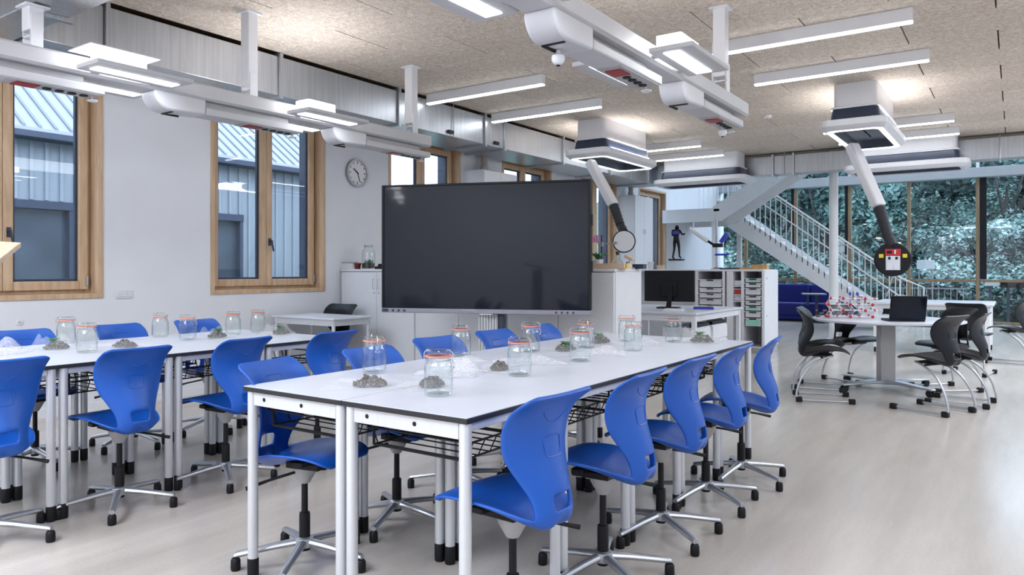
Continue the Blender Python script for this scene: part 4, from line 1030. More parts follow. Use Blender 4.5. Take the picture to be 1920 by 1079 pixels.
def skin(names, edges, mname, nm, parent, grow=1.0):
    me = bpy.data.meshes.new(nm); me.from_pydata([tuple(Vector(J[n]) * fs) for n in names], [(names.index(a), names.index(c2)) for a, c2 in edges], [])
    me.materials.append(M[mname]); o = bpy.data.objects.new(nm, me); C.objects.link(o); o.parent = parent
    o.modifiers.new('skin', 'SKIN'); 
    for i, n in enumerate(names): me.skin_vertices[0].data[i].radius = (RD[n] * fs * grow, RD[n] * fs * grow)
    me.skin_vertices[0].data[0].use_root = True
    q = o.modifiers.new('sub', 'SUBSURF'); q.levels = 2; q.render_levels = 2; o.location = (0, 0, 0.165)
    return o
skin(list(J), ED, 'black', 'body', t)
skin(['ch', 'wa', 'sl', 'sr'], [('ch', 'wa'), ('ch', 'sl'), ('ch', 'sr')], 'bluepl', 'shirt', t, 1.12)
MB().box(-0.11, 0.11, -0.06, 0.08, 0.14, 0.166).build('platform', 'black', t, bevel=0.004)
MB().cyl((0, 0, 0.012), (0, 0, 0.14), 0.006).lathe([(0.0001, 0), (0.06, 0), (0.05, 0.012), (0.0001, 0.012)], 18).build('pole', 'alu', t, smooth=True)
t = thing('telescope', 'small white tube telescope on a blue and grey stand atop the shelving', 'telescope', on_sh(1343, 11.2)); S_ = 11.4 / FPX
MB().cyl((0, 0, 0), (0, 0, 0.78), 0.012, n=10).lathe([(0.0001, 0), (0.09, 0.0), (0.08, 0.015), (0.0001, 0.015)], 18).build('stand', 'greypanel', t, smooth=True)
MB().cyl((-0.42, -0.05, 0.655), (-0.13, 0.0, 0.445), 0.032, 0.042, n=18).build('tube', 'white', t, smooth=True)
MB().cyl((-0.135, 0, 0.445), (-0.04, 0, 0.385), 0.02, n=14).box(-0.05, 0.10, -0.03, 0.03, 0.345, 0.405).build('mount', 'black', t)
MB().cyl((0.07, 0, 0.42), (0.17, 0, 0.56), 0.034, n=16).build('counter_tube', 'bluepl', t, smooth=True)
MB().box(-0.02, 0.20, -0.018, 0.018, 0.215, 0.245).build('tray_arm', 'bluepl', t, bevel=0.004)
MB().box(-0.03, 0.05, -0.04, 0.04, 0.016, 0.03).build('base_block', 'bluepl', t)
t = thing('cup', 'white plastic cup on the shelving top', 'cup', on_sh(1220, 11.0)); MB().lathe([(0.0001, 0), (0.04, 0), (0.052, 0.12), (0.049, 0.12), (0.038, 0.005), (0.0001, 0.005)], 20).build('cup_body', 'hub', t, smooth=True)
MB().lathe([(0.0521, 0.115), (0.055, 0.115), (0.055, 0.122), (0.0521, 0.122)], 20, close=True).build('rim', 'hub', t)
t = thing('wooden_box', 'small pale wooden box beside the white cup', 'box', on_sh(1239, 11.0)); MB().box(-0.05, 0.05, -0.04, 0.04, 0, 0.055).build('box_body', 'woodlight', t, bevel=0.003); MB().box(-0.052, 0.052, -0.042, 0.042, 0.0551, 0.068).build('lid', 'woodlight', t)
M['caramel'] = woodmat('caramel_wood', (0.50, 0.26, 0.09), (0.66, 0.38, 0.15), 6)
for u, w, h, nm in ((1400, 0.09, 0.03, 'low caramel wooden box near the end of the shelving top'), (1426, 0.11, 0.07, 'larger caramel wooden box at the end of the shelving top')):
    t = thing('wooden_box', nm, 'box', on_sh(u, 11.1)); MB().box(-w, w, -0.06, 0.06, 0, h * 0.75).build('box_body', 'caramel', t, bevel=0.003); MB().box(-w - 0.003, w + 0.003, -0.063, 0.063, h * 0.7501, h).build('lid', 'caramel', t, bevel=0.002)
t = thing('dark_tray', 'flat dark tray below the telescope on the shelving top', 'tray', on_sh(1375, 11.25)); m = MB().box(-0.2, 0.14, -0.1, 0.1, 0, 0.008); m.box(-0.2, 0.14, -0.1, -0.09, 0.008, 0.025); m.box(-0.2, 0.14, 0.09, 0.1, 0.008, 0.025); m.build('tray_body', 'anth', t)
MB().box(-0.21, -0.2, -0.1, 0.1, 0, 0.03).box(0.14, 0.15, -0.1, 0.1, 0, 0.03).build('handles', 'anth', t)

# ------------------------------------------------------------------ monitor desk
t = thing('computer_desk', 'white desk with grey edge carrying the black monitor', 'desk', (0, 0, 0))
MB().box(-4.3, -2.93, 7.87, 9.55, 0.715, 0.74).build('desk_top', 'top', t, bevel=0.003)
MB().box(-4.26, -2.96, 7.90, 7.92, 0.64, 0.7149).box(-4.26, -2.96, 9.50, 9.52, 0.64, 0.7149).box(-2.985, -2.96, 7.92, 9.5, 0.64, 0.7149).build('apron', 'white', t)
for x in (-4.25, -2.975):
    for y in (7.92, 9.50): MB().box(x - 0.025, x + 0.025, y - 0.025, y + 0.025, 0, 0.7149).build('leg', 'white', t, bevel=0.003)
t = thing('drawer_pedestal', 'white drawer pedestal with dark grip gaps under the monitor desk', 'drawer unit', (-3.2, 8.55, 0))
MB().box(-0.2, 0.19, -0.52, -0.03, 0.03, 0.56).box(-0.2, 0.19, 0.05, 0.58, 0.03, 0.56).build('carcass', 'white', t, bevel=0.003)
for y0, y1 in ((-0.52, -0.03), (0.05, 0.58)):
    for k in range(3): MB().box(0.1901, 0.205, y0 + 0.005, y1 - 0.005, 0.04 + k * 0.175, 0.195 + k * 0.175).build('drawer', 'white', t, bevel=0.002)
    MB().box(0.12, 0.1902, y0 + 0.02, y1 - 0.02, 0.5601, 0.60).build('grip_gap', 'black', t)
MB().box(-0.18, 0.17, -0.5, 0.56, 0, 0.03).build('plinth', 'black', t)
t = thing('computer_tower', 'grey computer tower under the monitor desk', 'computer', (-3.95, 8.25, 0)); MB().box(-0.1, 0.1, -0.22, 0.22, 0.015, 0.46).build('case', 'greyfab', t, bevel=0.006)
MB().box(-0.09, 0.09, -0.225, -0.2201, 0.03, 0.44).build('front_panel', 'greypanel', t); MB().box(-0.08, 0.08, -0.18, 0.18, 0, 0.0149).build('feet', 'black', t)
t = thing('desk_bin', 'black round waste bin under the monitor desk', 'bin', (-3.93, 7.90, 0)); MB().lathe([(0.0001, 0), (0.10, 0), (0.13, 0.28), (0.125, 0.28), (0.095, 0.01), (0.0001, 0.01)], 22).build('bin_body', 'black', t, smooth=True)
MB().lathe([(0.1301, 0.27), (0.136, 0.27), (0.136, 0.285), (0.1301, 0.285)], 22, close=True).build('rim', 'black', t)
t = thing('monitor', 'black computer monitor seen from behind on the white desk', 'monitor', (-3.60, 8.72, 0.74), 0.12)
MB().box(-0.32, 0.32, -0.02, 0.03, 0.085, 0.475).build('housing', 'black', t, bevel=0.008)
MB().box(-0.31, 0.31, 0.0301, 0.034, 0.10, 0.465).build('display', 'screen', t)
MB().box(-0.10, 0.10, -0.05, -0.0201, 0.14, 0.34).build('rear_hump', 'black', t, bevel=0.01)
m = MB().prism([(-0.025, 0.02), (0.035, 0.30), (0.06, 0.27), (0.04, 0.02)], lambda a, b2, h: (a, -0.065 + h, b2), -0.014, 0.014); m.build('stand_neck', 'black', t, bevel=0.003)
MB().box(-0.13, 0.13, -0.13, 0.06, 0, 0.018).build('stand_foot', 'black', t, bevel=0.004)
for k, (x, y, w, d, h, mm, nm, cat) in enumerate(((-4.02, 8.36, 0.09, 0.05, 0.06, 'white', 'small white device box beside the monitor', 'box'), (-3.33, 8.2, 0.11, 0.08, 0.025, 'white', 'stack of white papers under the monitor', 'papers'), (-3.17, 8.75, 0.12, 0.09, 0.03, 'bluepl', 'blue folder at the edge of the desk', 'folder'), (-4.10, 8.02, 0.045, 0.03, 0.035, 'mint', 'small lime green box at the near corner of the desk', 'box'))):
    t = thing(['device_box', 'paper_stack', 'folder', 'green_box'][k], nm, cat, (x, y, 0.74), 0.2 * k)
    MB().box(-w, w, -d, d, 0, h * 0.6).build('base', mm, t, bevel=0.003); MB().box(-w * 0.95, w * 0.95, -d * 0.95, d * 0.95, h * 0.6001, h).build('upper', mm if k != 2 else 'anth', t, bevel=0.002)

# ------------------------------------------------------------------ small desk by the cabinets
t = thing('small_desk', 'small white desk with metal legs before the divider cabinets', 'desk', (-6.0, 5.22, 0))
MB().box(-0.52, 0.45, -0.27, 0.27, 0.722, 0.74).build('desk_top', 'top', t, bevel=0.003)
MB().box(-0.49, 0.42, -0.25, -0.235, 0.66, 0.7219).box(-0.49, 0.42, 0.235, 0.25, 0.66, 0.7219).box(0.405, 0.42, -0.235, 0.235, 0.66, 0.7219).box(-0.49, -0.475, -0.235, 0.235, 0.66, 0.7219).build('apron', 'alu', t)
MB().box(-0.2, 0.25, -0.18, 0.1, 0.70, 0.7215).build('cable_tray', 'black', t)
for x in (-0.475, 0.405):
    for y in (-0.235, 0.235): MB().cyl((x, y, 0), (x, y, 0.7219), 0.018, n=14).build('leg', 'alu', t, smooth=True)

# ------------------------------------------------------------------ round table with its things
rt = thing('round_table', 'round white table on a grey pedestal with wheels', 'table', (-1.1, 8.36, 0))
MB().lathe([(0.0001, 0.695), (0.69, 0.695), (0.712, 0.703), (0.712, 0.718), (0.708, 0.72), (0.0001, 0.72)], 64).build('tabletop', 'top', rt, smooth=True)
MB().lathe([(0.0001, 0.66), (0.22, 0.66), (0.26, 0.6949), (0.0001, 0.6949)], 32).build('under_plate', 'greypanel', rt, smooth=True)
MB().box(0.12, 0.42, -0.15, 0.05, 0.66, 0.6945).build('tilt_mechanism', 'anth', rt, bevel=0.004)
MB().box(-0.075, 0.075, -0.055, 0.055, 0.09, 0.66, Rz(0.55)).build('column', 'greypanel', rt, bevel=0.008)
for k in range(4):
    a = PI / 4 + k * PI / 2 + 0.14; m = MB(); mt = Rz(a); sec = []
    for x, w, z, h in ((0.04, 0.07, 0.10, 0.045), (0.2, 0.055, 0.10, 0.03), (0.40, 0.045, 0.088, 0.022), (0.57, 0.035, 0.08, 0.016)):
        sec.append([(x, -w, z - h), (x, w, z - h), (x, w, z), (x, -w, z)])
    for r_ in sec: m.v += [tuple(mt @ Vector(p)) for p in r_]
    for i in range(3):
        for j in range(4): m.f.append((i * 4 + j, i * 4 + (j + 1) % 4, (i + 1) * 4 + (j + 1) % 4, (i + 1) * 4 + j))
    m.f += [(3, 2, 1, 0), (12, 13, 14, 15)]
    ft = m.build('foot', 'chrome', rt, bevel=0.008)
    c = mt @ Vector((0.53, 0, 0))
    for s in (-1, 1):
        o_ = mt @ Vector((0.53, s * 0.022, 0.034)); i_ = mt @ Vector((0.53, s * 0.006, 0.034))
        MB().cyl(tuple(i_), tuple(o_), 0.034, n=16).build('caster', 'black', ft, smooth=True)
mo = thing('molecule_models', 'red and white ball-and-stick lattice model on the round table', 'model', (-1.42, 8.25, 0.72), 0.35)
qr = random.Random(11); nodes = {}
for ix in range(5):
    for iy in range(3):
        for iz in range(4):
            nodes[ix, iy, iz] = Vector((-0.22 + ix * 0.105 + (iz % 2) * 0.04, -0.08 + iy * 0.09 + (ix % 2) * 0.02, 0.022 + iz * 0.062))
for (ix, iy, iz), p in nodes.items():
    if (ix + iy + iz) % 2 == 0: MB().ball(p, 0.0165, 10, 7).build('red_ball', 'red', mo, smooth=True)
    else: MB().ball(p, 0.011, 8, 6).build('white_ball', 'white', mo, smooth=True)
m = MB()
for (ix, iy, iz), p in nodes.items():
    for d in ((1, 0, 0), (0, 1, 0), (0, 0, 1)):
        k2 = (ix + d[0], iy + d[1], iz + d[2])
        if k2 in nodes: m.cyl(p, nodes[k2], 0.003, n=5, caps=False)
m.build('rods', 'white', mo, kind='stuff')
for x in (0.0, 0.07): MB().ball((x, 0.0, 0.255), 0.014, 8, 6, (1, 1, 1.4)).cyl((x, 0, 0.02), (x, 0, 0.25), 0.003, n=5).build('blue_ball', 'bluepl', mo, smooth=True)
M['greyball'] = mat('dark_ball', (0.12, 0.10, 0.08), 0.4, noise=0.1)
for k in range(10):
    MB().ball((-0.33 + 0.03 * (k % 5) + 0.01 * qr.random(), -0.05 + 0.06 * (k // 5), 0.02 + 0.028 * (k % 3)), 0.013, 8, 6).build('dark_ball', 'greyball', mo, smooth=True)
lp = thing('laptop', 'open black laptop on the round table with its lid towards the viewer', 'laptop', (-0.87, 8.02, 0.72), 0.45)
MB().box(-0.165, 0.165, 0.0, 0.23, 0.002, 0.02).build('base', 'black', lp, bevel=0.004)
MB().box(-0.165, 0.165, -0.008, 0.004, 0, 0.235, Matrix.Translation((0, 0, 0.021)) @ Matrix.Rotation(0.22, 4, 'X')).build('lid', 'black', lp, bevel=0.003)
MB().box(-0.155, 0.155, -0.0095, -0.0081, 0.012, 0.223, Matrix.Translation((0, 0, 0.021)) @ Matrix.Rotation(0.22, 4, 'X')).build('lid_panel', 'screen', lp)
MB().box(-0.14, 0.14, 0.03, 0.13, 0.0201, 0.022).build('keyboard', 'anth', lp)

# ------------------------------------------------------------------ rectangular far table, sofa, side table
t = thing('long_table', 'rectangular white table with wheels near the glazed facade', 'table', (-0.95, 12.75, 0))
MB().box(-0.85, 0.70, -0.72, 0.72, 0.715, 0.745).build('tabletop', 'top', t, bevel=0.004)
m = MB(); m.box(-0.8, 0.65, -0.67, -0.64, 0.65, 0.7149); m.box(-0.8, 0.65, 0.64, 0.67, 0.65, 0.7149); m.box(0.62, 0.65, -0.64, 0.64, 0.65, 0.7149); m.box(-0.8, -0.77, -0.64, 0.64, 0.65, 0.7149); m.build('apron', 'white', t)
for x in (-0.775, 0.625):
    for y in (-0.645, 0.645):
        lg = MB().box(x - 0.032, x + 0.032, y - 0.032, y + 0.032, 0.075, 0.7149).build('leg', 'white', t, bevel=0.004)
        for s in (-1, 1): MB().cyl((x + s * 0.006, y, 0.0365), (x + s * 0.024, y, 0.0365), 0.0365, n=14).build('caster', 'black', lg, smooth=True)
MB().box(-0.70, -0.45, -0.5, 0.3, 0.56, 0.649).build('cable_box', 'black', t, bevel=0.004)
t = thing('sofa', 'royal blue upholstered sofa below the staircase', 'sofa', (-4.15, 18.75, 0))
for k in range(2):
    x0 = -1.0 + k * 1.0
    MB().box(x0 + 0.004, x0 + 0.996, -0.62, 0.2, 0.14, 0.44).build('seat_cushion', 'cobalt', t, bevel=0.04, seg=3)
    MB().box(x0 + 0.004, x0 + 0.996, 0.1, 0.42, 0.4, 0.88).build('back_cushion', 'cobalt', t, bevel=0.05, seg=3)
MB().box(-0.98, 0.98, -0.6, 0.4, 0.05, 0.139).build('base', 'cobalt', t, bevel=0.01)
MB().box(1.0, 1.16, -0.6, 0.42, 0.05, 0.62).build('armrest', 'cobalt', t, bevel=0.04, seg=3)
MB().box(-0.9, 0.9, -0.5, 0.3, 0.0, 0.0499).build('feet', 'black', t)
c = at(1526, 552, 16.9)
t = thing('side_table', 'small grey C-shaped side table before the blue sofa', 'side table', (c.x, c.y, 0), 0.4)
MB().box(-0.24, 0.24, -0.18, 0.18, 0.655, 0.685).build('tabletop', 'greypanel', t, bevel=0.004)
MB().box(0.03, 0.09, -0.03, 0.03, 0.02, 0.6549).build('column', 'anth', t); MB().box(-0.15, -0.11, -0.02, 0.02, 0.4, 0.6549).build('brace', 'anth', t)
MB().box(-0.2, 0.2, -0.16, 0.16, 0, 0.0199).build('foot_plate', 'anth', t)
t = thing('steel_column', 'slender round white column beyond the round table', 'column', (-2.66, 13.90, 0)); t['kind'] = 'structure'
MB().cyl((0, 0, 0), (0, 0, CZ + 0.03), 0.075, n=24).build('shaft', 'steelwhite', t, smooth=True)
MB().lathe([(0.0751, 0), (0.11, 0), (0.11, 0.015), (0.0751, 0.02)], 24, close=True).build('foot_ring', 'steelwhite', t)

# ------------------------------------------------------------------ staircase
stt = thing('staircase', 'white steel staircase with a landing and barred railing before the glazed facade', 'staircase', (0, 0, 0)); stt['kind'] = 'structure'
LZ = 2.55; Y0, Y1, Y2 = 15.55, 16.5, 17.5
NR = 15; rise = LZ / NR; X0 = -5.3; run = 0.232
MB().box(WX + 0.02, X0 + 0.02, Y0, Y2, LZ - 0.05, LZ).build('landing', 'steelwhite', stt)
for y in (Y0 - 0.02, Y2): MB().box(WX + 0.02, X0 - 0.1, y, y + 0.02, LZ - 0.27, LZ + 0.02).build('landing_beam', 'steelwhite', stt)
xe = X0 + run * (NR - 1)
for y in (Y1 + 0.03, Y2):
    pts = [(X0 - 0.12, LZ + 0.02), (X0 + 0.02, LZ + 0.02), (xe + 0.18, rise * 0.7), (xe + 0.18, 0.0), (xe - 0.12, 0.0), (X0 - 0.12, LZ - 0.34)]
    MB().prism(pts, lambda a, b2, h: (a, h, b2), y, y + 0.02).build('stringer', 'steelwhite', stt)
for k in range(1, NR):
    x = X0 + run * (k - 1); z = LZ - rise * k
    MB().box(x - 0.03, x + run + 0.01, Y1 + 0.051, Y2 - 0.001, z - 0.035, z).build('tread', 'steelwhite', stt)
    MB().box(x - 0.012, x, Y1 + 0.051, Y2 - 0.001, z, z + rise - 0.036).build('riser', 'steelwhite', stt)
sl = rise / run
for k in range(30):
    x = X0 + 0.05 + k * 0.112
    if x > xe + 0.12: break
    zb = LZ - sl * (x - X0)
    MB().box(x - 0.009, x + 0.009, Y1 + 0.03, Y1 + 0.046, zb - 0.05, zb + 1.0).build('baluster', 'steelwhite', stt)
def rail(za, name, r): MB().tube([(X0 + 0.03, Y1 + 0.038, LZ + za), (xe + 0.15, Y1 + 0.038, LZ + za - sl * (xe + 0.15 - X0))], r, 8).build(name, 'steelwhite', stt, smooth=True)
rail(1.0, 'handrail', 0.02); rail(0.62, 'middle_rail', 0.014); rail(0.93, 'upper_rail', 0.010)
MB().box(xe + 0.12, xe + 0.15, Y1 + 0.023, Y1 + 0.053, 0, 1.05).build('newel', 'steelwhite', stt)
zl = LZ - sl * (xe + 0.15 - X0) + 1.0
MB().tube([(xe + 0.15, Y1 + 0.038, zl), (xe + 0.55, Y1 + 0.038, zl - 0.18), (xe + 0.55, Y1 + 0.038, 0.0)], 0.016, 8).build('end_rail', 'steelwhite', stt, smooth=True)
for k in range(1, 4): MB().box(xe + 0.15 + k * 0.1 - 0.006, xe + 0.15 + k * 0.1 + 0.006, Y1 + 0.032, Y1 + 0.044, 0, zl - 0.045 * k).build('baluster', 'steelwhite', stt)
# second flight, rising towards the upper floor in front of the first
NU2 = 12; run2 = 0.27; X1 = X0 - 0.05
for y in (Y0, Y1 - 0.02):
    xq = X1 + run2 * NU2; zq = LZ + rise * NU2
    pts = [(X1 - 0.08, LZ - 0.27), (X1 + 0.12, LZ - 0.27), (xq, zq - 0.34), (xq, zq + 0.02), (X1 - 0.08, LZ + 0.04)]
    MB().prism(pts, lambda a, b2, h: (a, h, b2), y, y + 0.02).build('stringer', 'steelwhite', stt)
for k in range(NU2):
    x = X1 + run2 * k; z = LZ + rise * (k + 1)
    MB().box(x, x + run2 + 0.03, Y0 + 0.021, Y1 - 0.021, z - 0.04, z).build('tread', 'steelwhite', stt)
    MB().box(x, x + 0.012, Y0 + 0.021, Y1 - 0.021, z - rise, z - 0.041).build('riser', 'steelwhite', stt)
for k in range(10):
    x = WX + 0.15 + k * 0.12
    MB().box(x - 0.006, x + 0.006, Y2 + 0.004, Y2 + 0.016, LZ, LZ + 1.0).build('baluster', 'steelwhite', stt)
MB().tube([(WX + 0.03, Y2 + 0.01, LZ + 1.0), (X0 - 0.1, Y2 + 0.01, LZ + 1.0)], 0.018, 8).build('handrail', 'steelwhite', stt, smooth=True)
for x, y in ((X0 - 0.12, Y0 + 0.12), (X0 - 0.12, Y2 - 0.1)): MB().box(x - 0.05, x + 0.05, y - 0.05, y + 0.05, 0, LZ - 0.051).build('landing_post', 'steelwhite', stt)

# ------------------------------------------------------------------ things on the window wall
ck = thing('wall_clock', 'round grey-rimmed wall clock between the second and third windows', 'clock', (WX + 0.001, 6.24, 2.40))
def yzdisc(r0, r1, x0, x1, n=36):
    m = MB()
    m.lathe([(r0, x0), (r1, x0), (r1, x1), (r0, x1)], n, close=True)
    m.v = [(z, x, y) for x, y, z in m.v]; return m
yzdisc(0.0001, 0.145, 0.0, 0.02).build('dial', 'white', ck)
yzdisc(0.1451, 0.172, 0.0, 0.035).build('rim', 'steelgrey', ck, smooth=True)
m = MB()
for k in range(12):
    a = k * PI / 6; L = 0.028 if k % 3 == 0 else 0.018
    m.box(0.0201, 0.022, -0.005, 0.005, 0.135 - L, 0.135, Matrix.Rotation(-a, 4, 'X'))
m.build('hour_marks', 'black', ck)
for nm, a, L, w in (('hour_hand', 0.95, 0.08, 0.007), ('minute_hand', 3.5, 0.115, 0.005)):
    MB().box(0.0225, 0.025, -w, w, -0.02, L, Matrix.Rotation(a, 4, 'X')).build(nm, 'black', ck)
so = thing('wall_socket', 'white triple wall socket below and between the first two windows', 'socket', (WX + 0.0005, 3.43, 1.015))
MB().box(0, 0.012, -0.075, 0.075, -0.032, 0.032).build('cover_plate', 'white', so, bevel=0.003)
for k in (-1, 0, 1): MB().box(0.0121, 0.016, k * 0.048 - 0.02, k * 0.048 + 0.02, -0.02, 0.02).build('insert', 'hub', so, bevel=0.002)
MB().box(0, 0.012, -0.075, 0.075, -0.045, -0.034).build('lower_trim', 'tray', so)
so = thing('wall_sensor', 'tiny grey round sensor low on the wall under the first window', 'sensor', (WX + 0.0005, 2.59, 0.80))
yzdisc(0.0001, 0.022, 0, 0.012, 18).build('sensor_body', 'tray', so, smooth=True); yzdisc(0.0001, 0.008, 0.0121, 0.016, 12).build('lens', 'greypanel', so)
for i, (y0, y1, zt, lab) in enumerate(((8.33, 9.16, 2.66, 'tall white cupboard against the wall between the third and fourth windows'), (13.33, 14.20, 2.72, 'tall white cupboard against the wall before the last timber window'))):
    t = thing('tall_cupboard', lab, 'cupboard', (WX + 0.001, (y0 + y1) / 2, 0)); h = (y1 - y0) / 2
    MB().box(0, 0.36, -h, h, 0.06, zt).build('carcass', 'white', t, bevel=0.004)
    MB().box(0.02, 0.34, -h + 0.02, h - 0.02, 0, 0.06).build('plinth', 'greypanel', t)
    for a0, a1 in ((-h + 0.006, -0.003), (0.003, h - 0.006)):
        for z0, z1 in ((0.07, 1.28), (1.29, zt - 0.01)):
            d = MB().box(0.361, 0.378, a0, a1, z0, z1).build('door', 'white', t, bevel=0.002)
            MB().box(0.3781, 0.392, (a1 - 0.05) if a0 < -0.01 else (a0 + 0.03), (a1 - 0.03) if a0 < -0.01 else (a0 + 0.05), (z0 + z1) / 2 - 0.05, (z0 + z1) / 2 + 0.05).build('handle', 'alu', d)
    pp = thing('wall_pipe', 'brownish pipe between the %s tall cupboard and the duct' % ('nearer' if i == 0 else 'farther'), 'pipe', (WX + 0.12, y0 + 0.35, 0))
    MB().cyl((0, 0, zt + 0.001), (0, 0, CZ), 0.05, n=16).build('pipe_run', mat('pipe_primer_%d' % i, (0.42, 0.35, 0.31), 0.5, noise=0.1), pp, smooth=True)
    MB().lathe([(0.0501, zt + 0.05), (0.06, zt + 0.05), (0.06, zt + 0.09), (0.0501, zt + 0.09)], 16, close=True).build('collar', 'greypanel', pp)
for k in range(2):      # cable spot on the wall box
    pass
# ------------------------------------------------------------------ board on a lectern at the edge of the view
A = at(40, 455, 2.60); B = at(-95, 447, 2.46); Cc = at(-28, 508, 2.15)
Dd = B + (Cc - A)
t = thing('lectern', 'light wooden slanted lectern top entering at the edge of the view', 'lectern', ((A.x + Dd.x) / 2, (A.y + Dd.y) / 2, 0))
o_ = Vector(t.location); nrm = (B - A).cross(Cc - A).normalized(); nrm = nrm if nrm.z > 0 else -nrm
m = MB(); vs = [A, B, Dd, Cc]
m.v = [tuple(p - o_) for p in vs] + [tuple(p - nrm * 0.02 - o_) for p in vs]
m.f = [(0, 1, 2, 3), (7, 6, 5, 4), (0, 4, 5, 1), (1, 5, 6, 2), (2, 6, 7, 3), (3, 7, 4, 0)]
m.build('slanted_top', 'woodlight', t, bevel=0.003)
mid = (A + B + Cc + Dd) / 4 - o_; 
MB().box(mid.x - 0.09, mid.x + 0.05, mid.y - 0.07, mid.y + 0.07, 0.03, mid.z - 0.045).build('column', 'woodlight', t); MB().box(mid.x - 0.2, mid.x + 0.16, mid.y - 0.2, mid.y + 0.2, 0, 0.03).build('foot', 'woodlight', t)

# ------------------------------------------------------------------ outside: neighbouring building
NX = -11.0; NY0, NY1 = -4.0, 10.6; EZ = 3.08
gnd = MB().box(-60, WX - 0.4, -20, 22, -0.35, -0.15).build('ground', 'terr'); struct(gnd)
nb = thing('neighbour_building', 'pale blue-grey metal-clad building with a ribbed roof outside the windows', 'building', (NX, 0, 0))
wins2 = [(2.6, 5.0, 0.4, 2.12), (6.05, 7.75, 0.75, 2.12)]
m = MB(); y = NY0
for a0, a1, z0, z1 in wins2:
    m.box(-0.3, 0, y, a0, -0.2, EZ); m.box(-0.3, 0, a0, a1, -0.2, z0); m.box(-0.3, 0, a0, a1, z1, EZ); y = a1
m.box(-0.3, 0, y, NY1, -0.2, EZ); m.box(-4.5, -0.3, NY1 - 0.3, NY1, -0.2, EZ)
m.build('wall', 'cladding', nb)
k = 0; y = NY0 + 0.1
while y < NY1:
    segs = [(-0.2, EZ)]
    for a0, a1, z0, z1 in wins2:
        if a0 - 0.03 < y < a1 + 0.03: segs = [(-0.2, z0 - 0.02), (z1 + 0.06, EZ)]
    for z0, z1 in segs: MB().box(0.0, 0.03, y - 0.022, y + 0.022, z0, z1 - 0.04).build('cladding_rib', 'cladding', nb)
    y += 0.19
for a0, a1, z0, z1 in wins2:
    f = MB(); f.box(-0.12, 0.05, a0, a1, z1 - 0.06, z1 + 0.05); f.box(-0.12, 0.03, a0, a0 + 0.06, z0, z1 - 0.06); f.box(-0.12, 0.03, a1 - 0.06, a1, z0, z1 - 0.06); f.box(-0.12, 0.03, a0 + 0.06, a1 - 0.06, z0, z0 + 0.06)
    f.box(-0.12, 0.02, (a0 + a1) / 2 - 0.04, (a0 + a1) / 2 + 0.04, z0 + 0.06, z1 - 0.06)
    fo = f.build('window', 'anth', nb)
    MB().box(-0.09, -0.08, a0 + 0.061, (a0 + a1) / 2 - 0.041, z0 + 0.061, z1 - 0.061).build('pane', 'darkglass', fo)
    MB().box(-0.09, -0.08, (a0 + a1) / 2 + 0.041, a1 - 0.061, z0 + 0.061, z1 - 0.061).build('pane', 'darkglass', fo)
ra = math.atan2(3.0, 4.2)
def rp(a, h): return (0.25 - a * math.cos(ra) - h * math.sin(ra), EZ + a * math.sin(ra) + h * math.cos(ra))
m = MB(); m.prism([rp(0, 0), rp(5.2, 0), rp(5.2, 0.06), rp(0, 0.06)], lambda a, b2, h: (a, h, b2), NY0, NY1 + 0.2); m.build('roof', 'roofm', nb)
y = NY0 + 0.1
while y < NY1 + 0.1:
    m = MB(); m.prism([rp(0, 0.0601), rp(5.2, 0.0601), rp(5.2, 0.11), rp(0, 0.11)], lambda a, b2, h: (a, h, b2), y - 0.02, y + 0.02); m.build('roof_rib', 'roofrib', nb); y += 0.2
MB().box(0.02, 0.30, NY0, NY1 + 0.2, EZ - 0.10, EZ - 0.005).build('gutter', 'anth', nb, bevel=0.01)

# ------------------------------------------------------------------ outside: slope and planting beyond the facade
def hz(x, y):
    f = max(0.0, y - 24.5); return -0.2 + 0.30 * f + 0.25 * math.sin(x * 0.7 + y * 0.5) * min(1, f / 3)
m = MB(); NX_, NY_ = 30, 26
for i in range(NX_ + 1):
    for j in range(NY_ + 1):
        x = -24 + 40 * i / NX_; y = YF + 0.4 + 34 * j / NY_; m.v.append((x, y, hz(x, y)))
for i in range(NX_):
    for j in range(NY_):
        a = i * (NY_ + 1) + j; m.f.append((a, a + NY_ + 1, a + NY_ + 2, a + 1))
hill = m.build('hill', 'terr', smooth=True); struct(hill, 'planted slope rising beyond the glazed facade')
def leaves(m, c, rx, ry, rz, n, sz, q, flat=False):
    for k in range(n):
        d = Vector((q.gauss(0, 1), q.gauss(0, 1), q.gauss(0, 1))).normalized() * (q.random() ** 0.4)
        p = Vector((c[0] + d.x * rx, c[1] + d.y * ry, c[2] + d.z * rz))
        s = sz * q.uniform(0.6, 1.5); a = q.uniform(0, 6.283); b2 = q.uniform(-0.9, 0.9); cc = q.uniform(0, 6.283)
        u = Vector((math.cos(a) * math.cos(b2), math.sin(a) * math.cos(b2), math.sin(b2)))
        w = u.cross(Vector((math.cos(cc), math.sin(cc), 0.6))).normalized()
        o = len(m.v)
        m.v += [tuple(p - u * s), tuple(p + w * s * 0.45 - u * s * 0.1 + Vector((0, 0, s * 0.15))), tuple(p + u * s), tuple(p - w * s * 0.45 - u * s * 0.1)]
        m.f.append((o, o + 1, o + 2, o + 3))
m = MB(); q = random.Random(77)
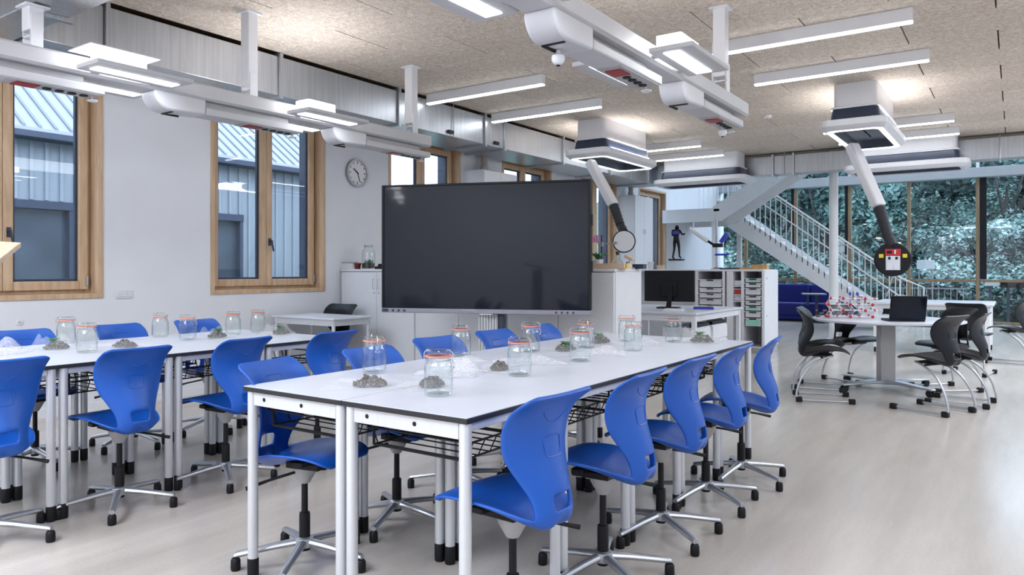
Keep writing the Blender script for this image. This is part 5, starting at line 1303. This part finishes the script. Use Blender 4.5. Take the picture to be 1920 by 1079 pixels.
for k in range(100000):
    x = q.uniform(-15, 6.5); y = 23.2 + 20 * q.random() ** 0.8
    lump = 0.55 * (math.sin(x * 1.7 + 2 * math.sin(y * 0.9)) + math.sin(y * 1.9 + 1.3 * x)) * 0.5 + 0.55
    z = hz(x, y) + max(0.0, lump) * q.random() ** 0.5 * 1.5
    s_ = 0.08 * q.uniform(0.6, 1.5); a = q.uniform(0, 6.283); b2 = q.uniform(-0.9, 0.9)
    u = Vector((math.cos(a) * math.cos(b2), math.sin(a) * math.cos(b2), math.sin(b2))); cc = q.uniform(0, 6.283)
    w = u.cross(Vector((math.cos(cc), math.sin(cc), 0.6))).normalized(); p = Vector((x, y, z)); o = len(m.v)
    m.v += [tuple(p - u * s_), tuple(p + w * s_ * 0.45), tuple(p + u * s_), tuple(p - w * s_ * 0.45)]; m.f.append((o, o + 1, o + 2, o + 3))
m.build('undergrowth', 'folmix', hill, kind='stuff')
def plant(name, label, cat, x, y, w, h, trunk, mname, seed, nleaf, sz, group):
    q = random.Random(seed); z0 = hz(x, y); trunk *= 0.6; t = thing(name, label, cat, (x, y, z0 - 0.05), 0, group)
    m = MB()
    if trunk > 0.05:
        m.tube([(0, 0, 0), (0.08, 0, trunk * 0.5), (0.0, 0.05, trunk), (0.05, 0, trunk + h * 0.4)], [0.14, 0.11, 0.09, 0.03], 8)
        for k in range(5):
            a = q.uniform(0, 6.28); m.tube([(0, 0.03, trunk * 0.9), (w * 0.35 * math.cos(a), w * 0.35 * math.sin(a), trunk + h * 0.25), (w * 0.6 * math.cos(a), w * 0.6 * math.sin(a), trunk + h * 0.5)], [0.06, 0.04, 0.015], 6)
        m.build('trunk', 'bark', t, smooth=True)
    else:
        for k in range(6):
            a = q.uniform(0, 6.28); m.tube([(0, 0, 0), (w * 0.2 * math.cos(a), w * 0.2 * math.sin(a), h * 0.4), (w * 0.45 * math.cos(a), w * 0.45 * math.sin(a), h * 0.75)], [0.03, 0.02, 0.008], 5)
        m.build('stems', 'bark', t, smooth=True)
    m = MB(); cl = max(4, int(w * 2.5)); per = nleaf // cl
    for k in range(cl):
        a = q.uniform(0, 6.28); r = w * 0.55 * math.sqrt(q.random())
        leaves(m, (r * math.cos(a), r * math.sin(a), trunk + h * q.uniform(0.25, 0.8)), w * 0.4, w * 0.4, h * 0.26, per, sz, q)
    m.build('foliage', mname, t, kind='stuff')
qr = random.Random(21)
TREES = [(-9.6, 27.0, 2.2, 4.5, 0.9, 0, 'dark leafy tree behind the landing posts outside'), (-7.6, 29.5, 2.6, 5.5, 2.0, 1, 'broad tree outside, behind the top of the lower stair flight'),
         (-5.6, 28.0, 2.2, 4.6, 1.8, 0, 'dark tree outside, seen through the upper stair balusters'), (-3.9, 32.5, 2.8, 5.4, 2.4, 2, 'pale tree outside, behind the slender white column'),
         (-3.6, 27.5, 1.8, 3.4, 1.4, 1, 'mid green tree outside, between the white column and the black disc'), (-2.2, 33.0, 2.8, 5.2, 2.2, 0, 'dark tree high on the slope above the black disc'),
         (-0.3, 31.5, 2.4, 3.9, 1.8, 1, 'mid green tree high on the slope at the wide pane'), (1.9, 33.5, 3.0, 3.6, 1.4, 2, 'pale tree at the outer edge of the view, high on the slope'),
         (0.7, 36.5, 2.6, 3.4, 1.4, 0, 'dark tree at the top of the slope beyond the wide pane'), (-6.0, 36.0, 3.2, 6.0, 2.5, 1, 'tall tree at the top of the slope behind the staircase'),
         (-9.5, 34.5, 3.2, 6.2, 2.5, 2, 'tall pale tree at the top of the slope over the landing'), (4.2, 31.0, 2.4, 4.6, 2.0, 0, 'dark tree beyond the outermost pane')]
for i, (x, y, w, h, tr, f, lab) in enumerate(TREES): plant('tree', lab, 'tree', x, y, w, h, tr, 'fol%d' % f, 100 + i, 9000, 0.125, 'trees on the slope')
BUSH = [(-2.9, 24.0, 1.2, 1.5, 1, 'round bush outside below the white sign board'), (-1.6, 24.8, 1.3, 1.8, 3, 'silvery bush outside, just past the white sign board'), (-0.2, 24.4, 1.3, 1.6, 2, 'grey-green bush outside behind the planter'),
        (1.2, 25.0, 1.4, 1.9, 3, 'silvery bush at the outer edge of the wide pane'), (-4.6, 24.2, 1.3, 1.5, 0, 'dark bush outside behind the stair foot'), (-6.2, 24.6, 1.4, 1.7, 1, 'mid green bush outside behind the sofa'),
        (-8.0, 24.4, 1.4, 1.6, 0, 'dark bush outside behind the end of the shelving'), (-0.9, 27.6, 1.7, 1.9, 3, 'large silvery shrub in the middle of the slope'), (0.9, 28.2, 1.7, 2.0, 2, 'large grey-green shrub on the slope at the view edge'),
        (-2.6, 28.6, 1.3, 1.7, 2, 'grey-green shrub under the pale terrace wall'), (2.8, 26.6, 1.6, 2.2, 1, 'mid green shrub beyond the outermost mullion'), (-9.8, 24.2, 1.3, 1.8, 1, 'leafy bush outside at the corner of the window wall'),
        (0.4, 22.6, 1.0, 0.8, 0, 'low dark bush just outside the far chair'), (-1.3, 22.4, 1.0, 0.8, 1, 'low green bush just outside the long table'), (-2.7, 22.3, 0.9, 0.75, 2, 'low grey-green bush just outside the laptop')]
for i, (x, y, w, h, f, lab) in enumerate(BUSH): plant('bush', lab, 'bush', x, y, w, h, 0.0, 'fol%d' % f, 200 + i, 5200, 0.08, 'bushes on the slope')
plant('tree', 'leafy tree outside the third timber window, beyond the neighbouring roof', 'tree', -13.0, 17.5, 1.6, 3.2, 1.6, 'fol1', 301, 2600, 0.16, 'trees by the neighbouring building')
wl = thing('terrace_wall', 'pale stone terrace wall across the planted slope', 'wall', (0, 30.3, 0)); zw = hz(-1, 30.3)
q = random.Random(4)
for r_ in range(2):
    x = -6.5 + 0.3 * r_
    while x < 4.0:
        w = q.uniform(0.5, 0.9); MB().box(x, x + w - 0.02, -0.15 + q.uniform(0, 0.04), 0.15, zw + 0.1 + r_ * 0.27, zw + 0.36 + r_ * 0.27).build('stone', 'stone', wl, bevel=0.015); x += w
MB().box(-6.5, 4.2, -0.12, 0.15, zw - 1.0, zw + 0.099).build('footing', 'stone', wl)
sg = thing('sign_board', 'blank white sign board on two posts just outside the facade', 'sign', (-1.92, 21.6, hz(-1.9, 21.6)))
MB().box(-0.2, 0.2, -0.01, 0.01, 1.45, 1.68).build('board', 'white', sg, bevel=0.003)
for s in (-1, 1): MB().cyl((s * 0.15, 0.02, 0), (s * 0.15, 0.02, 1.66), 0.014, n=8).build('post', 'steelgrey', sg)
pb = thing('planter_trough', 'long black planter trough outside the wide pane', 'planter', (0.55, 20.6, -0.2))
MB().box(-0.85, 1.2, -0.15, 0.15, 1.02, 1.18).build('trough', 'black', pb, bevel=0.006)
MB().box(-1.15, -0.87, -0.12, 0.12, 1.05, 1.2).build('white_box', 'white', pb, bevel=0.006)
for x in (-1.05, -0.7, 1.0): MB().box(x - 0.03, x + 0.03, -0.1, 0.1, 0.0, 1.03).build('support', 'anth', pb)
rl = thing('terrace_railing', 'thin grey barred railing outside behind the laptop', 'railing', (-1.9, 20.9, -0.2))
for k in range(14): MB().cyl((-0.85 + k * 0.13, 0, 0), (-0.85 + k * 0.13, 0, 0.95), 0.009, n=6).build('bar', 'steelgrey', rl)
MB().box(-0.9, 0.9, -0.02, 0.02, 0.95, 0.985).build('top_rail', 'steelgrey', rl)
